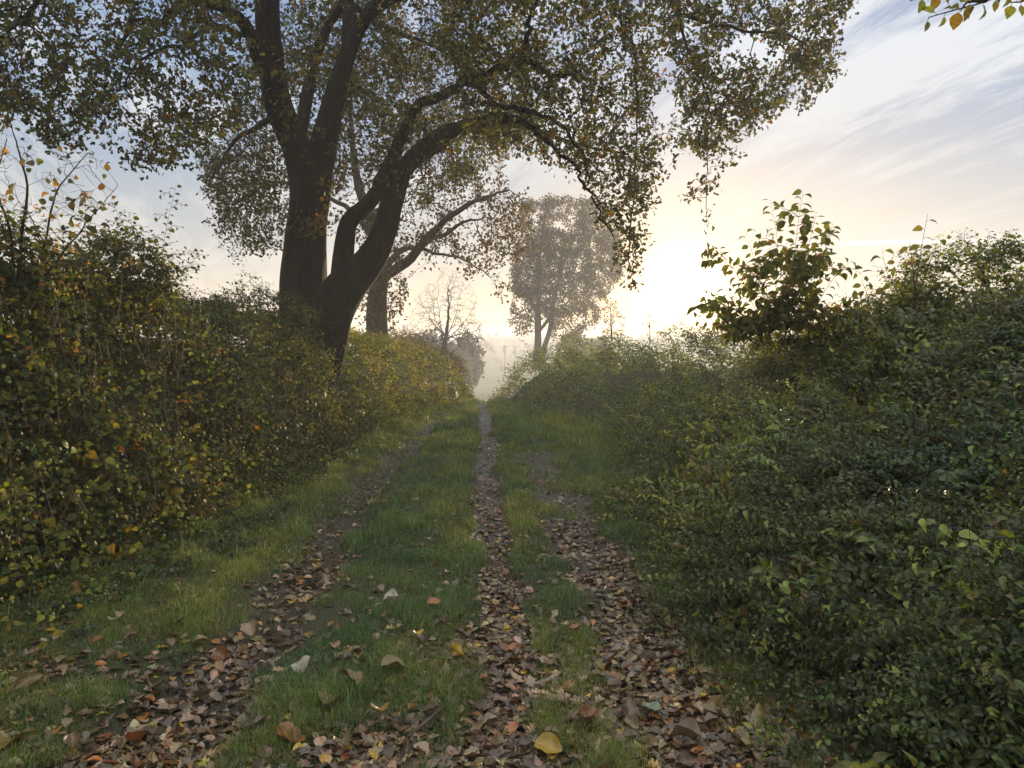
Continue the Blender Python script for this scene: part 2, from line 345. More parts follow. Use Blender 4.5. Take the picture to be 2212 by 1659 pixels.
special = [
 (1068, 1310, "yellow", .085, "folded bright yellow leaf lying alone halfway up the centre rut"),
 (985, 1442, "yellow", .085, "upright yellow leaf in the grass just left of the centre rut"),
 (755, 1492, "ochre", .12, "large two-lobed yellow leaf in the middle grass strip"),
 (482, 1430, "orange", .10, "long orange-yellow leaf lying across the left rut"),
 (905, 1393, "yellow", .07, "crumpled yellow leaf in the middle grass strip above the large yellow one"),
 (1187, 1630, "yellow", .11, "spotted yellow leaf at the bottom edge beside the centre rut"),
 (945, 1240, "yellow", .075, "small yellow leaf in the middle grass, farthest of the yellow ones there"),
 (650, 1262, "yellow", .08, "yellow leaf on bare mud of the left rut beside the white leaf"),
 (938, 1325, "orange", .075, "pinkish orange round leaf in the middle grass"),
 (845, 1322, "pale", .085, "round whitish leaf standing in the middle grass strip"),
 (570, 1287, "pale", .06, "small white leaf standing on the mud of the left rut"),
 (1412, 1298, "ochre", .095, "ochre leaf on the right verge against the dark nettles"),
 (1455, 1412, "pale", .11, "long pale tan leaf standing on the right leaf path"),
 (1410, 1550, "grey green", .13, "large grey-green leaf lying on the right leaf path"),
 (1605, 1618, "tan", .12, "upright tan leaf at the lower right by the nettles"),
 (1310, 1450, "ochre", .11, "tan leaf with an orange-yellow tip on the right path"),
 (825, 1572, "ochre", .10, "yellow and cream leaf near the bottom of the middle strip"),
 (715, 1540, "tan", .13, "long tan leaf lying sideways below the large two-lobed yellow leaf"),
 (628, 1610, "orange", .12, "orange leaf with a pale edge near the bottom left"),
 (650, 1464, "pale", .10, "pale pointed leaf standing upright left of the middle strip"),
 (542, 1380, "tan", .10, "broad tan leaf standing at the edge of the left rut"),
 (327, 1500, "tan", .12, "tall curled tan leaf at the left of the left rut"),
 (430, 1400, "ochre", .10, "yellowish tan leaf lying flat in the left rut"),
 (20, 1620, "ochre", .12, "dull yellow leaf in the bottom left corner"),
 (65, 1498, "ochre", .10, "flat yellow-green leaf on the left verge grass"),
 (197, 1278, "pale", .10, "pale tan leaf lying at the foot of the left hedge"),
 (850, 1463, "ochre", .11, "olive tan leaf lying flat in the middle strip"),
 (1400, 1440, "tan", .10, "curled tan leaf on the right path above the grey-green one"),
 (1175, 1480, "pale", .09, "cream leaf at the right edge of the centre rut"),
 (1085, 1412, "orange", .085, "left one of two orange leaves in the centre rut"),
 (1135, 1415, "orange", .075, "right one of two orange leaves in the centre rut"),
 (1540, 1545, "ochre", .10, "yellow leaf beside the grass at the lower right"),
 (1650, 1575, "ochre", .14, "big brownish yellow leaf under the nettles at the lower right"),
 (1480, 1610, "tan", .13, "long flat tan leaf at the bottom right of the path"),
 (1120, 1470, "tan", .08, "small spiky pale brown leaf in the centre rut"),
 (1270, 1565, "orange", .10, "rust orange leaf near the bottom of the right path"),
 (745, 1625, "tan", .10, "curled tan leaf at the very bottom of the left rut side"),
 (290, 1620, "orange", .13, "large half orange curled leaf near the bottom left corner"),
]
for px, py, kn, s, lb in special:
    q = Gp(px, py); put_leaf(q[0], q[1], .03 + (.03 if 'grass' in lb or 'strip' in lb else 0) + (.02 if "stand" in lb or "upright" in lb else 0), kn, s, lb, tilt=.75 if ("stand" in lb or "upright" in lb) else .3, q=0 if "flat" in lb else None)
X, Y = litter_pos(258, 2.55, 5.6)
for x, y in zip(X, Y):
    kn = str(R.choice(["brown", "tan", "dark", "orange"], p=[.44, .33, .14, .09]))
    zone = "left wheel rut" if x < -.85 else ("middle grass strip" if x < -.12 else ("centre rut" if x < .35 else "right leaf path"))
    word = {"brown": "brown", "tan": "pale tan", "dark": "dark wet brown", "orange": "rusty orange-brown"}[kn]
    put_leaf(x, y, R.uniform(.012, .035), kn, R.uniform(.042, .082), f"{word} curled dead leaf among others in the {zone} near the camera", f"{word} leaves in the {zone}", tilt=.38)
a, b2 = Gp(882, 1602), Gp(958, 1553)
st = spline([a + [0, 0, .02], (a + b2) / 2 + [0.01, 0, .045], b2 + [0, 0, .05]], 5); V, T = tube(st, np.linspace(.009, .006, len(st)), 6)
tag(mk("stick", V, T, M_greybark), "short broken pale brown stick lying in grass left of the centre rut", "stick")

# ------------------------------------------------------------------ trees
class Tree:
    def __init__(s): s.P = []; s.par = []; s.r = []; s.seed = []
    def limb(s, pts, start=None, n=6):
        """pts rows: px,py,Y,r  -> traced limb; start = node index to attach to"""
        A = np.array(pts, float); Wp = W(A[:, 0], A[:, 1], A[:, 2]); S = spline(np.concatenate([Wp, A[:, 3:4]], 1), n)
        wob = np.cumsum(R.normal(size=(len(S), 3)), 0); wob -= np.linspace(0, 1, len(S))[:, None] * wob[-1:]
        S[:, :3] += wob * np.clip(.16 - S[:, 3:4], 0.0, .16) * .22 * np.clip(s.wob, 0, 9)
        return s.limbw(S, start)
    def limbw(s, S, start=None):
        first = None; prev = -1
        if start is not None:
            PP = np.array(s.P); prev = int(np.argmin(((PP - S[0, :3]) ** 2).sum(1)))
        for q in S:
            s.P.append(q[:3]); s.r.append(q[3]); s.par.append(prev); s.seed.append(True); prev = len(s.P) - 1
        s.limbs.append(S) if hasattr(s, "limbs") else setattr(s, "limbs", [S])
        return prev
    def grow(s, A, step=.28, infl=3., kill=.4, iters=140, jit=.25, trop=(0, 0, .05)):
        P = list(s.P); par = list(s.par); A = np.asarray(A); n0 = len(P); trop = np.array(trop)
        arr = np.array(P); d = np.full(len(A), 1e9); ni = np.zeros(len(A), int)
        def upd(new, base):
            nonlocal d, ni
            for c in range(0, len(new), 256):
                q = new[c:c + 256]; dd = ((A[:, None] - q[None]) ** 2).sum(2); j = dd.argmin(1); v = dd[np.arange(len(A)), j]
                m = v < d; d[m] = v[m]; ni[m] = base + c + j[m]
        upd(arr, 0); alive = np.ones(len(A), bool); used = {}
        for it in range(iters):
            alive &= d > kill ** 2
            act = alive & (d < infl ** 2)
            if not act.any():
                if not alive.any(): break
                infl *= 1.5
                if infl > 40: break
                continue
            idx = ni[act]; u = unit(A[act] - arr[idx]); nodes, inv = np.unique(idx, return_inverse=True)
            D = np.zeros((len(nodes), 3)); np.add.at(D, inv, u); D = unit(unit(D) + R.normal(size=D.shape) * jit + trop)
            ok = np.array([used.get(int(k), 0) < 3 for k in nodes]); 
            if not ok.any(): break
            nodes = nodes[ok]; D = D[ok]
            for k in nodes: used[int(k)] = used.get(int(k), 0) + 1
            new = arr[nodes] + D * step; base = len(arr); arr = np.concatenate([arr, new]); par += [int(k) for k in nodes]; upd(new, base)
        s.arr = arr; s.parr = np.array(par); s.n0 = n0
        n = len(arr); ch = np.zeros(n); rr = np.zeros(n); tip = s.tip; e = 2.35
        for k in range(n - 1, n0 - 1, -1):
            if rr[k] == 0: rr[k] = tip ** e
            if s.parr[k] >= n0: rr[s.parr[k]] += rr[k]
            ch[s.parr[k]] += 1
        s.rad = rr ** (1 / e); s.rad[:n0] = np.array(s.r)
        s.ch = ch
        for k in range(n0, n): s.rad[k] = min(s.rad[k], s.rad[s.parr[k]] * .85 + 1e-4)
    tip = .0045; wob = 1.0
    def twigs(s):
        k = np.arange(s.n0, len(s.arr)); p = s.parr[k]; rp = np.where(p < s.n0, s.rad[k] * 1.1, s.rad[p])
        big = s.rad[k] > .02
        A, B = s.arr[p], s.arr[k]; out = []
        if (~big).any(): out.append(sticks(A[~big], B[~big], rp[~big], s.rad[k][~big], 3))
        if big.any(): out.append(sticks(A[big], B[big] + (B[big] - A[big]) * .06, rp[big], s.rad[k][big], 6))
        return join(out)[:2]
    def tips(s, maxr=.008):
        k = np.arange(s.n0, len(s.arr)); k = k[s.rad[k] < maxr]; return s.arr[k], unit(s.arr[k] - s.arr[s.parr[k]])
def foliage(P, D, per, size, cols, wts, spread=.12, droop=.35, tm=OAK, wd=.8, keep=1.0, shade=None):
    n = len(P); per_n = R.poisson(per, n); i = np.repeat(np.arange(n), per_n); m = len(i)
    d = unit(D[i] * .5 + rnd(m) * 1.0 - np.array([0, 0, droop])); p = P[i] + rnd(m) * spread * R.random((m, 1)) ** .5 + D[i] * R.uniform(-.1, .1, (m, 1))
    C = pick(m, cols, wts)
    cl = np.repeat(R.normal(size=n) * .18, per_n)[:, None]; C = np.clip(C * (1 + cl), .005, .8)
    return leaves(p, d, rnd(m) + np.array([0, 0, .8]), size * R.uniform(.65, 1.15, m), wd * R.uniform(.8, 1.15, m), C, tm, R.uniform(-1, 2, m))
def inpoly(x, y, poly):
    poly = np.array(poly, float); c = np.zeros(len(x), bool); j = len(poly) - 1
    for i in range(len(poly)):
        xi, yi = poly[i]; xj, yj = poly[j]
        c ^= ((yi > y) != (yj > y)) & (x < (xj - xi) * (y - yi) / (yj - yi + 1e-9) + xi); j = i
    return c
def region(poly, n, Y0, Yd, gap=.42, fs=70., seed=0, hard=False):
    poly = np.array(poly, float); lo, hi = poly.min(0), poly.max(0); out = []; got = 0
    while got < n:
        x = R.uniform(lo[0], hi[0], n * 3); y = R.uniform(lo[1], hi[1], n * 3); yy = Y0 + R.uniform(-1, 1, n * 3) * Yd
        k = inpoly(x, y, poly) & (fbm(x / fs + seed, y / fs + yy * .35 + seed, 2) > gap); out.append(W(x[k], y[k], yy[k])); got += k.sum()
    return np.concatenate(out)[:n]
OAKC = [(.07, .085, .016), (.036, .046, .014), (.14, .135, .022), (.12, .07, .024), (.22, .12, .022)]; OAKW = [5, 4, 3.5, 1.3, .5]

def finish_tree(t, name, label, base, bark, fol, group=None, cat="tree", bark2=None, folmat=None, bump=.5):
    e = empty(name, base, label, cat, group)
    TB = join([tube(S[:, :3], S[:, 3], 36 if S[:, 3].max() > .08 else 7, bump=bump) for S in t.limbs])
    mk("trunk", TB[0], TB[1], bark, e, smooth=True)
    V, T = t.twigs(); mk("branches", V, T, bark2 or bark, e)
    if fol is not None:
        f = join(fol); mk("crown", f[0], f[1], folmat or M_oakleaf, e, tint=f[2])
    return e
# --- the big oak
t = Tree()
t.limb([(655, 815, 14, .62), (658, 740, 14, .47), (660, 675, 14, .41), (657, 600, 14, .37), (660, 500, 14, .355), (664, 410, 14, .35), (642, 330, 14, .265), (612, 260, 13.9, .225), (592, 190, 13.8, .21), (582, 90, 13.7, .20), (580, 0, 13.6, .2), (588, -130, 13.5, .16), (600, -300, 13.4, .10)], n=8)
t.limb([(665, 470, 14.05, .33), (690, 350, 14.1, .24), (708, 275, 14.2, .20), (730, 180, 14.3, .175), (762, 85, 14.4, .15), (800, 30, 14.5, .11), (825, -10, 14.6, .095), (870, -150, 14.8, .06)], 0, n=8)
t.limb([(755, 105, 14.4, .15), (752, 30, 14.6, .12), (738, -60, 14.8, .09), (720, -220, 15, .05)], 0)
t.limb([(640, 330, 14.0, .12), (668, 170, 14.9, .1), (705, 75, 15.1, .085), (745, 0, 15.2, .07), (780, -120, 15.4, .04)], 0)
t.limb([(668, 800, 13.8, .52), (692, 740, 13.7, .42), (716, 675, 13.6, .36), (750, 620, 13.5, .32), (797, 565, 13.4, .255), (828, 500, 13.3, .215), (846, 430, 13.2, .195), (872, 365, 13.0, .16), (925, 318, 12.8, .135), (975, 292, 12.6, .12), (1035, 272, 12.3, .095), (1100, 245, 12, .07), (1160, 258, 11.7, .038), (1225, 320, 11.4, .028), (1275, 400, 11.2, .018), (1325, 510, 11.1, .01)], n=8)
t.limb([(738, 610, 13.5, .19), (742, 545, 13.4, .165), (752, 482, 13.3, .14), (785, 450, 13.2, .12), (815, 395, 13.1, .105), (848, 322, 13, .10), (866, 275, 12.9, .09), (895, 232, 12.8, .085), (940, 210, 12.6, .075), (1000, 168, 12.3, .07), (1060, 148, 12.1, .06), (1120, 135, 11.9, .05), (1190, 150, 11.7, .035), (1260, 170, 11.5, .025)], 0, n=7)
t.limb([(1110, 138, 11.9, .05), (1140, 90, 11.8, .04), (1150, 30, 11.7, .03), (1180, -60, 11.6, .02)], 0)
t.limb([(598, 215, 13.8, .13), (555, 135, 13.2, .105), (525, 68, 12.8, .095), (480, 30, 12.3, .085), (425, 2, 11.8, .07), (385, 18, 11.4, .055), (345, 45, 11, .045), (315, 68, 10.8, .035), (262, 75, 10.5, .028), (250, 110, 10.4, .018)], 0)
t.limb([(530, 75, 12.8, .05), (470, 55, 12.3, .045), (400, 85, 11.9, .035), (330, 130, 11.5, .022), (270, 190, 11.2, .014)], 0)
t.limb([(425, 2, 11.8, .06), (330, -60, 11.2, .05), (200, -40, 10.5, .04), (100, 20, 10, .03), (20, 60, 9.6, .02)], 0)
t.limb([(1000, 168, 12.3, .05), (1050, 215, 11.8, .04), (1120, 240, 11.3, .034), (1200, 262, 11, .028), (1240, 330, 10.8, .022), (1270, 400, 10.7, .014)], 0)
t.limb([(870, 365, 13.0, .09), (930, 330, 13.6, .075), (1010, 290, 14.1, .06), (1120, 285, 14.4, .05), (1230, 315, 14.6, .035), (1340, 330, 14.8, .02)], 0)
t.limb([(800, 30, 14.5, .10), (930, -60, 14, .085), (1100, -110, 13.2, .07), (1290, -90, 12.4, .055), (1450, -10, 11.8, .045), (1470, 40, 11.5, .035), (1560, 60, 11.3, .026), (1640, 75, 11.2, .018), (1740, 95, 11.1, .01)], 0)
t.limb([(1450, -10, 11.8, .03), (1475, 120, 11.6, .018), (1512, 230, 11.5, .012), (1520, 330, 11.4, .008), (1525, 450, 11.4, .006)], 0)
t.limb([(1290, -90, 12.4, .045), (1325, 10, 12, .03), (1385, 120, 11.8, .02), (1380, 300, 11.7, .012), (1370, 480, 11.6, .012), (1360, 590, 11.6, .007)], 0)
t.limb([(580, 0, 13.6, .09), (500, -110, 12.6, .07), (380, -170, 11.4, .05), (200, -180, 10.2, .03)], 0)
t.limb([(745, 0, 15.2, .06), (850, 60, 16.4, .05), (960, 110, 17.4, .035), (1050, 200, 18, .02)], 0)
t.limb([(600, 240, 13.8, .07), (540, 280, 15.5, .05), (490, 330, 17, .035), (450, 400, 18, .02)], 0)
A = np.concatenate([
    region([(-250, -170), (560, -170), (580, 80), (560, 240), (500, 300), (430, 300), (400, 350), (350, 368), (200, 362), (60, 290), (-60, 250), (-250, 260)], 2700, 10.6, 2.0, .50, 60, 3),
    region([(-250, -170), (420, -170), (430, 60), (300, 150), (120, 230), (-60, 250), (-250, 260)], 700, 10.4, 2.0, .40, 75, 4),
    region([(560, -170), (1150, -170), (1150, 240), (1010, 400), (900, 460), (850, 400), (760, 330), (740, 420), (620, 480), (590, 300), (540, 250)], 4600, 16.6, 2.2, .45, 50, 9),
    region([(600, -120), (1150, -150), (1150, 240), (1000, 330), (860, 300), (760, 240), (700, 330), (600, 240)], 420, 12.2, 1.0, .48, 60, 19),
    region([(950, -160), (1500, -160), (1690, -60), (1850, -40), (1835, 20), (1790, 90), (1820, 190), (1735, 225), (1650, 262), (1590, 300), (1545, 340), (1450, 340), (1400, 460), (1250, 350), (1120, 330), (1000, 300)], 6400, 12, 2.0, .45, 48, 5),
    region([(1230, 330), (1440, 340), (1400, 470), (1408, 560), (1375, 635), (1340, 600), (1290, 470)], 700, 11.7, .8, .36, 50, 6),
    region([(1490, 330), (1595, 300), (1590, 370), (1545, 400), (1530, 470), (1510, 478), (1495, 420)], 130, 11.5, .4, .3, 40, 6),
    region([(430, 280), (600, 270), (620, 540), (560, 555), (480, 500), (430, 420)], 1300, 17.5, 1.6, .38, 55, 8),
    region([(-300, -170), (1700, -170), (1300, -560), (300, -560)], 1300, 13, 4, .35, 120, 8),
])
t.grow(A, step=.2, infl=2.2, kill=.28, iters=170, jit=.38)
P, D = t.tips(.0095)
q_ = (P - np.array([0, 0, EYE])) @ CR; qx = 1106 + F * q_[:, 0] / -q_[:, 2]; qy = 829.5 - F * q_[:, 1] / -q_[:, 2]
cx1 = np.interp(qy, [-50, 90, 190, 330, 500], [580, 582, 592, 640, 660]); cx2 = np.interp(qy, [-50, 30, 180, 350, 500], [820, 800, 730, 690, 665])
front = (P[:, 1] < 14.2) & ((np.abs(qx - cx1) < 48) | (np.abs(qx - cx2) < 42)) & (qy > -80) & (qy < 700) & (R.random(len(P)) < .85)
P, D = P[~front], D[~front]
pxy = P[:, 2] > 9.5
fol = [foliage(P[~pxy], D[~pxy], 10.5, .092, OAKC, OAKW, .16), foliage(P[pxy], D[pxy], 4, .13, OAKC, OAKW, .2, tm=DIA)]
print("oak nodes", len(t.arr), "tips", len(P))
# epicormic tufts on the trunk
TP = np.concatenate([W(R.normal(c[0], c[2], c[4]), R.normal(c[1], c[3], c[4]), np.full(c[4], c[5])) for c in [(665, 490, 40, 16, 40, 13.5), (700, 480, 24, 16, 24, 13.5), (618, 250, 20, 50, 34, 13.45), (720, 420, 16, 40, 18, 13.6), (870, 370, 40, 35, 24, 12.7)]])
fol.append(foliage(TP, rnd(len(TP)), 4, .085, OAKC[2:] + [(.07, .08, .02)], [2, 3, 1, 2], .12))
oak = finish_tree(t, "oak_tree", "large dark oak with forked trunk spreading over the lane from the left hedge", W(660, 800, 14), M_bark, fol)

# --- second oak behind
t = Tree()
t.limb([(818, 800, 23.5, .36), (815, 715, 23.5, .30), (815, 640, 23.5, .27), (820, 580, 23.5, .25), (815, 530, 23.5, .21), (800, 470, 23.6, .16), (775, 400, 23.8, .12), (765, 300, 24, .08), (760, 180, 24, .04)])
t.limb([(820, 600, 23.5, .17), (850, 585, 23.2, .14), (882, 564, 22.9, .13), (915, 525, 22.6, .115), (945, 496, 22.3, .10), (988, 462, 22, .08), (1046, 433, 21.8, .05), (1100, 410, 21.6, .02)], 0)
t.limb([(915, 525, 22.6, .07), (960, 510, 22.3, .055), (1010, 480, 22.1, .035), (1060, 470, 22, .018)], 0)
t.limb([(822, 590, 23.5, .11), (870, 540, 24.3, .08), (930, 550, 24.7, .05), (1000, 570, 25, .03), (1060, 600, 25, .014)], 0)
t.limb([(818, 560, 23.5, .15), (845, 480, 23.9, .11), (870, 400, 24, .07), (900, 330, 24, .04)], 0)
t.limb([(812, 520, 23.5, .1), (740, 450, 24.4, .07), (620, 400, 25, .05), (500, 400, 25.4, .02)], 0)
A = np.concatenate([
    region([(760, 330), (1080, 360), (1130, 480), (1120, 560), (1020, 610), (1000, 540), (890, 600), (860, 700), (780, 700), (770, 560)], 2600, 23.5, 2.2, .44, 45, 2),
    region([(1040, 410), (1150, 430), (1150, 560), (1080, 570), (1040, 520)], 800, 22, 1.2, .36, 40, 2),
    region([(1040, 560), (1100, 580), (1095, 660), (1060, 640)], 50, 24.5, .6, .3, 40, 3),
    region([(440, 320), (640, 300), (640, 560), (560, 570), (470, 530), (450, 430)], 900, 25, 1.6, .42, 45, 2),
    region([(600, 100), (1100, 100), (1100, 380), (760, 340), (600, 330)], 900, 24, 2.2, .40, 60, 2)])
t.tip = .006; t.grow(A, step=.3, infl=3, kill=.4, iters=120, jit=.35); P, D = t.tips(.014)
RUS = [(.09, .08, .03), (.17, .09, .035), (.13, .065, .035), (.06, .065, .025)]
fol = [foliage(P, D, 6.5, .12, RUS, [3, 3, 2, 3], .2, tm=DIA, wd=.75)]
print("oak2 nodes", len(t.arr))
finish_tree(t, "oak_tree", "slimmer russet oak with grey limbs standing behind the large oak's fork", W(818, 790, 23.5), M_greybark, fol)

# --- bare tree in the mist
t = Tree(); t.wob = 3.0
t.limb([(960, 800, 58, .26), (960, 760, 58, .2), (963, 715, 58, .13), (966, 660, 58, .06), (968, 620, 58, .03)])
for (x, y, dy) in [(905, 640, -1.5), (925, 615, 1.5), (1000, 612, 1), (1030, 640, -1), (1058, 690, 1.5), (1050, 735, 0), (885, 690, 1), (985, 600, -1), (945, 605, 0), (1025, 690, 2), (875, 730, -1), (1005, 650, 0), (930, 660, 2)]:
    f0 = R.uniform(0, .55); bx, by = 960 + 4 * f0, 758 - 70 * f0
    t.limb([(bx, by, 58, .05), (bx * .55 + x * .45 + (x - 960) * .1, by * .55 + y * .45 + 8, 58 + dy * .5, .028), (x, y, 58 + dy, .008)], 0, n=5)
an = R.random(3600) * np.pi * 1.16 - .25; rr = np.sqrt(R.uniform(.08, 1, 3600)); og = .55 + .95 * fbm(an * 3.1, an * 0 + 4, 3)
A = W(962 + np.cos(an) * rr * 118 * og, 755 - np.sin(an) * rr * 152 * og, 58 + R.uniform(-3, 3, 3600))
t.tip = .02; t.grow(A, step=.27, infl=3.5, kill=.3, iters=120, jit=.16, trop=(0, 0, .25)); P, D = t.tips(.024); k = R.random(len(P)) < .05
finish_tree(t, "bare_tree", "small leafless tree with fanned branches in mist at the lane's far end", W(960, 800, 58), M_greybark, [foliage(P[k], D[k], 1, .12, RUS, [1, 1, 1, 1], .1, tm=DIA)])

# --- misty tree on the right
t = Tree()
t.limb([(1161, 800, 86, 0.499), (1161, 760, 86, 0.416), (1162, 690, 86, 0.347), (1163, 620, 86, 0.277), (1165, 560, 86, 0.194), (1172, 500, 86, 0.111), (1180, 450, 86, 0.055)])
t.limb([(1168, 790, 86.8, 0.333), (1176, 750, 86.8, 0.305), (1190, 702, 86.9, 0.264), (1193, 670, 87, 0.236), (1205, 610, 87.3, 0.180), (1225, 550, 87.3, 0.125), (1255, 490, 87.3, 0.069), (1280, 445, 87.3, 0.042)])
t.limb([(1165, 715, 86, 0.166), (1185, 690, 86.4, 0.180), (1194, 672, 86.9, 0.180)], 0)
for pts in [[(1163, 640, 86, 0.139), (1130, 610, 84.5, 0.083), (1108, 590, 84, 0.042)], [(1205, 620, 87.3, 0.125), (1250, 600, 86, 0.083), (1300, 560, 85.5, 0.042)], [(1163, 700, 86, 0.069), (1135, 690, 85.5, 0.042), (1112, 700, 84.5, 0.021)],
            [(1195, 680, 87, 0.083), (1240, 670, 88, 0.055), (1290, 650, 88.5, 0.028)], [(1167, 560, 86, 0.097), (1140, 500, 86, 0.055), (1125, 450, 86, 0.028)], [(1225, 550, 87.3, 0.083), (1290, 510, 88, 0.049), (1320, 480, 88.5, 0.021)]]: t.limb(pts, 0)
A = np.concatenate([region([(1110, 520), (1200, 490), (1260, 520), (1335, 505), (1345, 600), (1290, 665), (1210, 690), (1130, 660), (1100, 620), (1105, 575)], 1500, 86.5, 5, .44, 30, 2),
    region([(1100, 600), (1160, 640), (1150, 720), (1120, 740), (1105, 700)], 160, 85.5, 1.5, .4, 25, 2), region([(1190, 660), (1290, 640), (1300, 690), (1220, 740), (1180, 720)], 220, 87.3, 1.5, .42, 25, 2),
    region([(1120, 440), (1190, 420), (1280, 430), (1340, 450), (1350, 560), (1250, 530), (1130, 560)], 620, 86.5, 4, .44, 28, 5)])
t.tip = .014; t.grow(A, step=.55, infl=7, kill=.6, iters=80, jit=.3); P, D = t.tips(.035); print("t4", len(P))
finish_tree(t, "field_tree", "round leafy two-stemmed tree in golden mist right of the lane", W(1165, 795, 86), M_greybark, [foliage(P, D, 18, .27, [(.12, .10, .03), (.08, .075, .03), (.17, .10, .04)], [3, 3, 1.5], .55, tm=DIA, wd=.85)])

def shrub(name, label, pts_list, attract, step, kill, tipr, per, size, cols, w, spread, tm, cat="shrub", bark=None, maxr=None, infl=3, wd=.7, droop=.3, mat=None, group=None):
    t = Tree(); t.wob = .12
    for p_ in pts_list: t.limb(p_, None, n=5)
    t.tip = tipr; t.grow(attract, step=step, infl=infl, kill=kill, iters=90, jit=.18, trop=(0, 0, .25)); P, D = t.tips(maxr or tipr * 2.2)
    b0 = pts_list[0][0]
    return finish_tree(t, name, label, W(b0[0], b0[1], b0[2]), bark or M_stem, [foliage(P, D, per, size, cols, w, spread, droop, tm, wd)] if per > 0 else None, cat=cat, folmat=mat or M_leaf, bump=0, group=group)
HC = [(.05, .075, .02), (.09, .11, .025), (.16, .15, .03), (.2, .09, .03)]
# skyline bushes of the far right hedge
shrub("hedge_bush", "small russet bush on the right hedge's skyline next to the misty tree", [[(1322, 735, 34, .05), (1320, 700, 34, .03), (1318, 655, 34, .01)]], region([(1300, 650), (1325, 638), (1348, 680), (1355, 735), (1290, 735)], 200, 34, .8, .35, 15), .15, .16, .004, 3, .09, RUS, [2, 2, 2, 2], .12, DIA)
shrub("sapling", "thin spindly sapling poking up from the hedge skyline below the sun", [[(1404, 745, 24, .02), (1404, 700, 24, .012), (1402, 672, 24, .004)]], region([(1385, 700), (1404, 668), (1425, 700), (1430, 740), (1380, 740)], 60, 24, .4, .3, 15), .1, .12, .003, .8, .07, RUS, [2, 2, 2, 2], .06, DIA, cat="sapling")
# bare shrub at the left edge
BS = [[(40, 620, 5.6, .016), (45, 520, 5.6, .012), (60, 420, 5.55, .009), (40, 330, 5.5, .006), (25, 270, 5.5, .003)], [(60, 620, 5.7, .013), (95, 520, 5.7, .009), (120, 420, 5.7, .006), (190, 330, 5.7, .003)],
      [(30, 620, 5.5, .012), (20, 500, 5.5, .009), (-10, 400, 5.5, .006), (15, 300, 5.45, .003)], [(70, 630, 5.6, .01), (140, 540, 5.6, .007), (200, 470, 5.6, .004), (255, 400, 5.6, .002)], [(90, 620, 5.8, .008), (100, 540, 5.8, .006), (60, 460, 5.8, .004)]]
shrub("bare_shrub", "nearly leafless twiggy shrub against the pale sky at the left edge", BS, region([(-60, 280), (60, 265), (150, 330), (215, 330), (225, 440), (170, 560), (-60, 560)], 800, 5.6, .7, .3, 60), .07, .09, .0016, .22, .055, [(.10, .09, .04), (.2, .11, .04), (.35, .2, .03)], [4, 2, 1], .04, OVAL, maxr=.0025, infl=1.5, wd=.9)

# stems with big alternate leaves --------------------------------------------
def leafy(name, label, stems, size, cols, w, spacing=.06, start=.3, wd=.95, cat="shrub", tm=OVAL, group=None, sr=.006, petiole=.03, droop=.55, base=None):
    """stems: lists of (px,py,Y) or world polylines"""
    TB = []; PP = []; DD = []; NN = []; ST = []
    for s_ in stems:
        A = np.array(s_, float); Wp = W(A[:, 0], A[:, 1], A[:, 2]) if base is None else A
        S = spline(Wp, 8); TB.append(tube(S, np.linspace(sr, sr * .25, len(S)), 5))
        seg = np.linalg.norm(np.diff(S, axis=0), axis=1); cum = np.concatenate([[0], np.cumsum(seg)]); Ln = cum[-1]
        ts = np.arange(Ln * start, Ln, spacing); q = np.stack([np.interp(ts, cum, S[:, i]) for i in range(3)], -1); tg = unit(np.stack([np.interp(ts, cum, np.gradient(S[:, i])) for i in range(3)], -1))
        side = unit(np.cross(tg, np.array([0, 1., .2]))) * np.where(np.arange(len(ts)) % 2, 1, -1)[:, None]
        d = unit(side + tg * .5 + rnd(len(ts)) * .45 - np.array([0, 0, droop]))
        pb = q + (side * .7 + tg * .5) * petiole; ST.append(sticks(q, pb, .0016, .0012, 3))
        PP.append(pb); DD.append(d); NN.append(rnd(len(ts)) * .7 + np.array([0, -.5, .7]))
    P, D, Nn = map(np.concatenate, (PP, DD, NN)); m = len(P)
    e = empty(name, (W(*[np.array(v) for v in stems[0][0]]) if base is None else stems[0][0]), label, cat, group)
    tb = join([(a_, b_) for a_, b_ in TB + ST]); mk("stems", tb[0], tb[1], M_stem, e)
    f = leaves(P, D, Nn, size * R.uniform(.6, 1.15, m), wd * R.uniform(.8, 1.1, m), pick(m, cols, w), tm, R.uniform(.3, 1.8, m))
    mk("leaves", f[0], f[1], M_leaf, e, tint=f[2]); return e
BIG = [(.09, .11, .028), (.13, .14, .03), (.07, .08, .03), (.16, .11, .04)]; BW = [4, 4, 3, .6]
S1 = []
